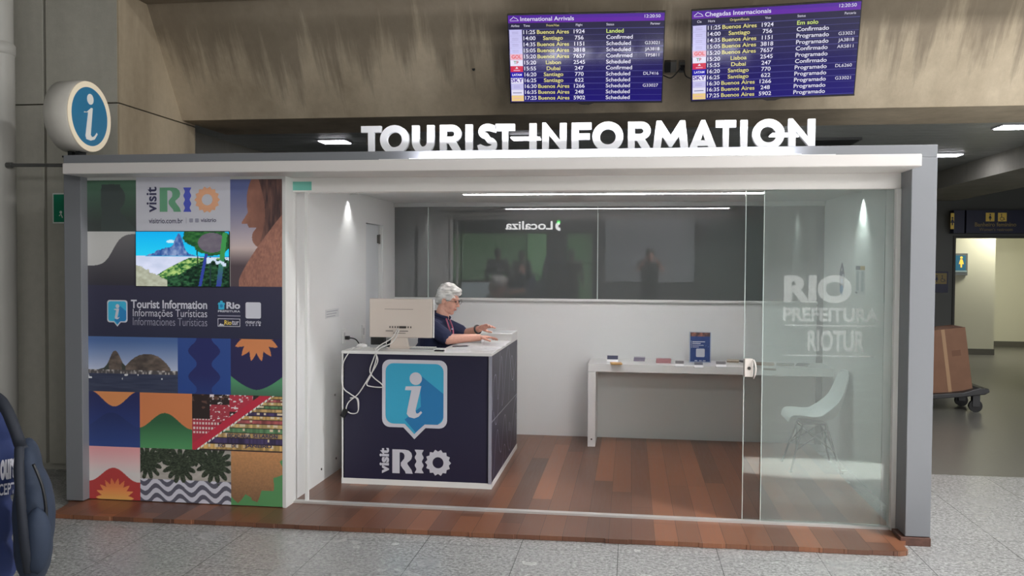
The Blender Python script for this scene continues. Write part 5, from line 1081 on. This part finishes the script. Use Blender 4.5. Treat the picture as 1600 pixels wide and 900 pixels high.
# the attendant at the desk: seated on a high chair, facing along the desk
T = thing('person', (-1.70, 1.45, ZD), 'person with short silver hair, glasses and navy polo seated behind the desk', 'person')
HD = Vector((-1.510, 1.45, 1.418)); HR = rotm(-.22, .30)
body, polo, trou = MB(), MB(), MB()
CH, BE, PE = Vector((-1.625, 1.45, 1.10)), Vector((-1.66, 1.45, .93)), Vector((-1.70, 1.45, .78))
SHN, SHF = Vector((-1.60, 1.275, 1.195)), Vector((-1.565, 1.60, 1.195))
ELN, WRN = Vector((-1.462, 1.215, 1.108)), Vector((-1.235, 1.375, 1.112))
ELF, WRF = Vector((-1.415, 1.655, 1.115)), Vector((-1.262, 1.545, 1.170))
Rt = rotm(-.05, .22)
def trunk(b, g):
    b.ball(CH, (.125+g, .165+g, .17+g), Rt, 20).ball(BE, (.145+g, .17+g, .17+g), Rt, 20).ball(CH+Rt@Vector((.07, 0, -.02)), (.085+g, .14+g, .09+g), Rt, 18)
    b.cap(SHN+Vector((.0, .05, .0)), .060+g, SHF+Vector((0, -.05, 0)), .060+g).ball(Vector((-1.585, 1.44, 1.235)), (.075+g, .11+g, .05+g), Rt, 16)
trunk(body, 0); trunk(polo, .012)
body.cap(SHN, .054, ELN, .046).cap(ELN, .044, WRN, .029).cap(SHF, .054, ELF, .044).cap(ELF, .043, WRF, .028)
polo.cap(SHN, .064, SHN.lerp(ELN, .80), .067).cap(SHF, .064, SHF.lerp(ELF, .78), .066)
hand(body, WRN, (.92, .40, .02), (0, 0, -1), -1, .34, .4, 1.0)
hand(body, WRF, (.86, -.42, .34), (-.15, -.45, -.9), 1, .46, .6, 1.0)
body.cap(Vector((-1.575, 1.45, 1.23)), .062, HD+HR@Vector((-.015, 0, -.07)), .056)
P = head_prims(body, HD, HR, .97)
KN = [(Vector((-1.70, 1.45+s_*.09, .76)), Vector((-1.27, 1.45+s_*.11, .75)), Vector((-1.30, 1.45+s_*.11, .36))) for s_ in (-1, 1)]
for h_, kn, an in KN:
    body.cap(h_, .09, kn, .06).cap(kn, .057, an, .038).ball(an+Vector((.05, 0, -.04)), (.10, .035, .028), None, 12); trou.cap(h_, .105, kn, .075).cap(kn, .074, an+Vector((0, 0, .03)), .056)
body.ball(PE, (.14, .17, .12), None, 18); trou.ball(PE, (.155, .185, .13), None, 18)
remesh(body, 'body', SKIN, T, .0045, 3)
NP = mat('polo_navy', (30, 36, 68), .85, bump=.15, nscale=18)
# collar
cb = MB(); ct = Vector((-1.570, 1.447, 1.285))
cb.tube([ct+rotm(-.1, .35)@Vector((.070*math.cos(a_), .078*math.sin(a_), .004+.012*abs(math.sin(a_/2+PI/2))*0)) for a_ in [i*2*PI/20+.28 for i in range(19)]], .017, 8)
sh_ = remesh(polo, 'polo_shirt', NP, T, .007, 4); remesh(cb, 'collar', NP, sh_, .005, 1)
remesh(trou, 'trousers', mat('trousers_dark', (34, 34, 42), .8), T, .010, 4)
for h_, kn, an in KN: MB().ball(an+Vector((.06, 0, -.045)), (.13, .048, .042), None, 16).build('shoe', mat('shoe_40', (40, 40, 42), .5), T)
hair = MB()
for (x, y, z), r in (((-.022, 0, .050), (.103, .085, .090)), ((-.055, 0, .012), (.064, .076, .078)), ((.040, 0, .100), (.058, .064, .036)), ((.066, .012, .078), (.030, .050, .022)), ((-.035, .053, .03), (.055, .034, .052)), ((-.035, -.053, .03), (.055, .034, .052)), ((.025, .066, .038), (.035, .015, .045)), ((.025, -.066, .038), (.035, .015, .045)), ((-.075, 0, -.03), (.030, .058, .045)), ((-.012, .0, .118), (.065, .06, .028))):
    hair.ball(P(x, y, z), tuple(q*.95 for q in r), HR, 16)
remesh(hair, 'hair', mat('silver_hair', (224, 222, 218), .55, noise=.3, nscale=16, bump=.5, stretch=(1, 1, 3.2)), T, .005, 2, .018, 46)
gl = MB()
for sy in (-1, 1):
    c = P(.102, sy*.034, .012); gl.tube([c+HR@Vector((0, .025*math.cos(a_), .021*math.sin(a_))) for a_ in [i*2*PI/18 for i in range(18)]], .0018, 6, closed=True); gl.tube([c+HR@Vector((0, sy*.025, .004)), P(.06, sy*.078, .010), P(-.01, sy*.082, .004)], .0018, 6)
gl.tube([P(.102, -.010, .014), P(.106, 0, .017), P(.102, .010, .014)], .0018, 6); gl.build('glasses', mat('thin_frame', (96, 88, 84), .35, .6), T)
for sy in (-1, 1): MB().ball(P(.084, sy*.031, .012), (.010, .012, .006), HR, 10).build('eye', mat('eye_dark', (60, 46, 42), .3), T)
MB().ball(P(.093, 0, -.060), (.006, .021, .0045), HR, 10).build('lips', mat('lip_rose', (190, 112, 108), .45), T)
lan = smooth_path([(-1.515, 1.385, 1.265), (-1.490, 1.375, 1.20), (-1.470, 1.385, 1.13), (-1.470, 1.41, 1.085)], 8); lan2 = smooth_path([(-1.515, 1.50, 1.265), (-1.478, 1.47, 1.19), (-1.462, 1.43, 1.13), (-1.468, 1.412, 1.085)], 8)
MB().tube(lan, .006, 6).tube(lan2, .006, 6).build('lanyard', mat('lanyard_pink', (196, 104, 130), .6), T)
wb = (WRF-ELF).normalized(); wx = wb.cross(Vector((0, 0, 1))).normalized(); wz = wx.cross(wb); wc = ELF.lerp(WRF, .90)
MB().tube([wc+wx*.036*math.cos(a_)+wz*.034*math.sin(a_) for a_ in [i*2*PI/20 for i in range(20)]], .0085, 8, closed=True).build('wristband', BLACK, T)
for (dx, dz, r, h) in ((0, 0, .018, .013), (.012, -.045, .011, .008), (.045, .035, .009, .006)):
    c = Vector((-1.487+dx, 1.290, 1.150+dz)); MB().ball(c, (r, .012, h), None, 10).build('badge', mat('badge_white', (216, 220, 230), .5), sh_)
# her chair
hc = thing('swivel_chair', (-1.76, 1.45, ZD), 'black high swivel chair under the seated attendant', 'chair')
MB().box(-1.96, -1.50, 1.23, 1.67, .585, .655).build('seat', mat('chair_black', (20, 20, 23), .7), hc, .025)
MB().box(-1.99, -1.93, 1.25, 1.65, .80, 1.10).build('backrest', mat('chair_black'), hc, .025)
MB().box(-1.985, -1.955, 1.42, 1.48, .55, .85).build('back_post', BLACK, hc)
MB().cyl((-1.73, 1.45, .10), (-1.73, 1.45, .58), .028).build('column', CHROME, hc)
MB().tube([(-1.73+.21*math.cos(a_), 1.45+.21*math.sin(a_), .33) for a_ in [i*2*PI/24 for i in range(24)]], .011, 8, closed=True).tube([(-1.93, 1.45, .33), (-1.53, 1.45, .33)], .008).build('foot_ring', CHROME, hc)
for i in range(5):
    a_ = i*2*PI/5+.3; e_ = Vector((-1.73+.27*math.cos(a_), 1.45+.27*math.sin(a_), .095)); MB().tube([(-1.73, 1.45, .12), e_], [.025, .016]).build('base_arm', BLACK, hc)
    MB().cyl(e_+Vector((-.012, 0, -.037)), e_+Vector((.012, 0, -.037)), .028, seg=14).build('caster', BLACK, hc)

# ------------------------------------------------------------------ trolley, box and the person pushing it
TYP = 5.4
tr = thing('luggage_trolley', (3.9, TYP, 0), 'flat dark luggage trolley with small wheels beyond the grey post', 'trolley')
q = lambda x, y: U(x, y, 'Y', TYP)
PLT = mat('trolley_dark', (52, 52, 54), .45, .3); fx = frame((0, TYP, 0), (1, 0, 0), (0, 0, 1))
MB().prism([(3.40, .14), (3.90, .185), (4.14, .22), (4.19, .25), (4.18, .29), (4.08, .295), (3.90, .24), (3.40, .195)], fx, -.30, .30).build('platform', PLT, tr, .01)
for y in (-.22, .22):
    MB().cyl((4.06, TYP+y-.02, .075), (4.06, TYP+y+.02, .075), .075, seg=20).build('wheel', mat('rubber', (30, 30, 31), .7), tr)
    MB().box(4.02, 4.10, TYP+y-.035, TYP+y-.024, .07, .22).box(4.02, 4.10, TYP+y+.024, TYP+y+.035, .07, .22).build('fork', PLT, tr)
    MB().cyl((3.50, TYP+y-.02, .09), (3.50, TYP+y+.02, .09), .09, seg=20).build('wheel', mat('rubber'), tr)
    MB().tube([(3.42, TYP+y, .17), (3.40, TYP+y, .60), (3.38, TYP+y, 1.0)], .016).build('handle_post', PLT, tr)
MB().tube([(3.38, TYP-.25, 1.0), (3.38, TYP+.25, 1.0)], .018).build('handle', PLT, tr)
cb_ = thing('cardboard_box', (3.75, TYP, .25), 'tall brown cardboard box leaning on the trolley', 'box')
Rb = Matrix.Rotation(-.13, 3, 'Y'); CBM = mat('cardboard', (122, 88, 68), .75, noise=.08, nscale=5)
MB().obox((3.735, TYP+.02, .60), Rb, (.255, .22, .375)).build('carton', CBM, cb_, .004)
c0 = Vector((3.735, TYP+.02, .60)); MB().obox(c0+Rb@Vector((0, -.2205, 0)), Rb, (.02, .0012, .374)).build('tape', mat('tape_tan', (158, 124, 92), .3), cb_)
MB().obox(c0+Rb@Vector((.12, -.2205, .08)), Rb, (.05, .0012, .035)).build('mark', mat('box_mark', (110, 78, 60), .8), cb_)
qx = U(1444, 560, 'Y', TYP).x
stand((2.93, TYP, 0), 0, 'person in dark clothes and pale shoes behind the grey post pushing the trolley', (28, 28, 32), (26, 30, 44), (24, 20, 18), 1.68, dict(elbR=(.08, -.24, 1.12), wrR=(.33, -.20, 1.01), elbL=(.08, .24, 1.12), wrL=(.33, .20, 1.01), stride=.08), .015, 1.0, skin=mat('skin_tan', (170, 120, 96), .5), shoes=(200, 200, 200))

# ------------------------------------------------------------------ passer-by at the photo edge with a backpack
from mathutils.bvhtree import BVHTree
px0, py0 = -1.86, -3.60
fgp = stand((px0, py0, 0), PI/2+.30, 'person in navy shirt with white lettering at the left photo edge', (28, 44, 92), (40, 42, 50), (40, 32, 28), 1.58, dict(elbR=(.20, -.15, 1.17), wrR=(.42, -.05, 1.14), wide=1.6, sh=(-.01, .20, 1.385)), .010, .95)
shirt_ = [o for o in fgp.children if o.name.startswith('shirt')][0]; off_ = shirt_.location+fgp.location
bvh = BVHTree.FromPolygons([v.co+off_ for v in shirt_.data.vertices], [tuple(p_.vertices) for p_ in shirt_.data.polygons])
EYE = Vector((0, -CD, CZ))
for txt, xa, ya, xb, yb, sl, bo in (('ours', .5, 719, 25, 751, -.16, .05), ('CEPTI', -2, 757, 26, 775, -.16, .02)):
    gv, gf, bb = glyphs(txt, bo); out = []
    for v in gv:
        X_ = xa+(v[0]-bb[0])/(bb[2]-bb[0])*(xb-xa); Y_ = yb-(v[1]-bb[1])/(bb[3]-bb[1])*(yb-ya)+sl*(X_-xa)
        d_ = (U(X_, Y_, 'Y', py0)-EYE).normalized(); h_ = bvh.ray_cast(EYE, d_)[0]; out.append((h_ if h_ is not None else U(X_, Y_, 'Y', py0-.1))-d_*.004)
    MB().add(out, gf).build('shirt_lettering', mat('decal_white'), fgp)
bp = thing('backpack', (-1.55, -3.62, 1.0), 'dark blue backpack hanging at the shoulder of the passer-by', 'backpack')
BPM = mat('backpack_blue', (34, 46, 66), .75, noise=.15, nscale=8, bump=.3)
RBg = Matrix.Rotation(.64, 3, 'Z')
def BG(px, py, y=-3.62): return U(px, py, 'Y', y)
mb = MB(); mb.ball(BG(53, 805), (.050, .12, .135), RBg, 20).ball(BG(44, 735), (.034, .09, .085), RBg, 16).ball(BG(52, 850), (.046, .12, .10), RBg, 18)
remesh(mb, 'bag', BPM, bp, .008, 3)
remesh(MB().ball(BG(58, 825)+RBg@Vector((.0, -.115, 0)), (.034, .03, .085), RBg, 16), 'front_pocket', BPM, bp, .008, 3)
MB().tube(smooth_path([BG(38, 705, -3.66), BG(31, 692, -3.64), BG(22, 668, -3.63), BG(10, 640, -3.62), BG(-4, 622, -3.60), BG(-22, 622, -3.54), BG(-36, 660, -3.48)]), .015, 8).build('strap', mat('strap_dark', (22, 28, 40), .7), bp)
MB().tube(smooth_path([BG(52, 725, -3.70), BG(66, 760, -3.70), BG(72, 800, -3.70), BG(70, 850, -3.70)]), .004, 6).build('zip', mat('zip_dark', (14, 16, 20), .4), bp)
MB().tube(smooth_path([BG(30, 700, -3.72), BG(30, 740, -3.75), BG(33, 790, -3.77), BG(38, 850, -3.76), BG(44, 892, -3.72)]), .011, 8).build('side_strap', mat('strap_dark'), bp)

# ------------------------------------------------------------------ people across the hall, met only in the mirror of the dark glass
VY = lambda y: 2*YB-y
for px_, y_, hd_, lb, c_, h_ in ((778, -9.0, 1.4, 'person in grey mirrored dimly at the rental shop, nearest the woman', (58, 60, 62), 1.72), (815, -9.4, 1.9, 'person in black mirrored dimly at the middle of the rental shop', (36, 36, 40), 1.66), (868, -8.6, 1.3, 'person in dark blue mirrored dimly below the lit shop name', (44, 48, 62), 1.78), (893, -9.2, 1.7, 'person in brown mirrored dimly at the end of the rental shop', (62, 54, 48), 1.70)):
    stand((U(px_, 420, 'Y', VY(y_)).x, y_, 0), hd_+PI, lb, c_, (34, 34, 38), (30, 26, 24), h_, None, .02, 1.0, skin=mat('skin_tan'))
stand((.38, -6.05, 0), PI/2, 'person holding both hands up, mirrored dimly right of the shop panels', (52, 54, 58), (40, 40, 46), (28, 24, 22), 1.76, dict(elbR=(.22, -.24, 1.30), wrR=(.32, -.10, 1.50), elbL=(.22, .24, 1.30), wrL=(.32, .10, 1.50)), .018, .6)
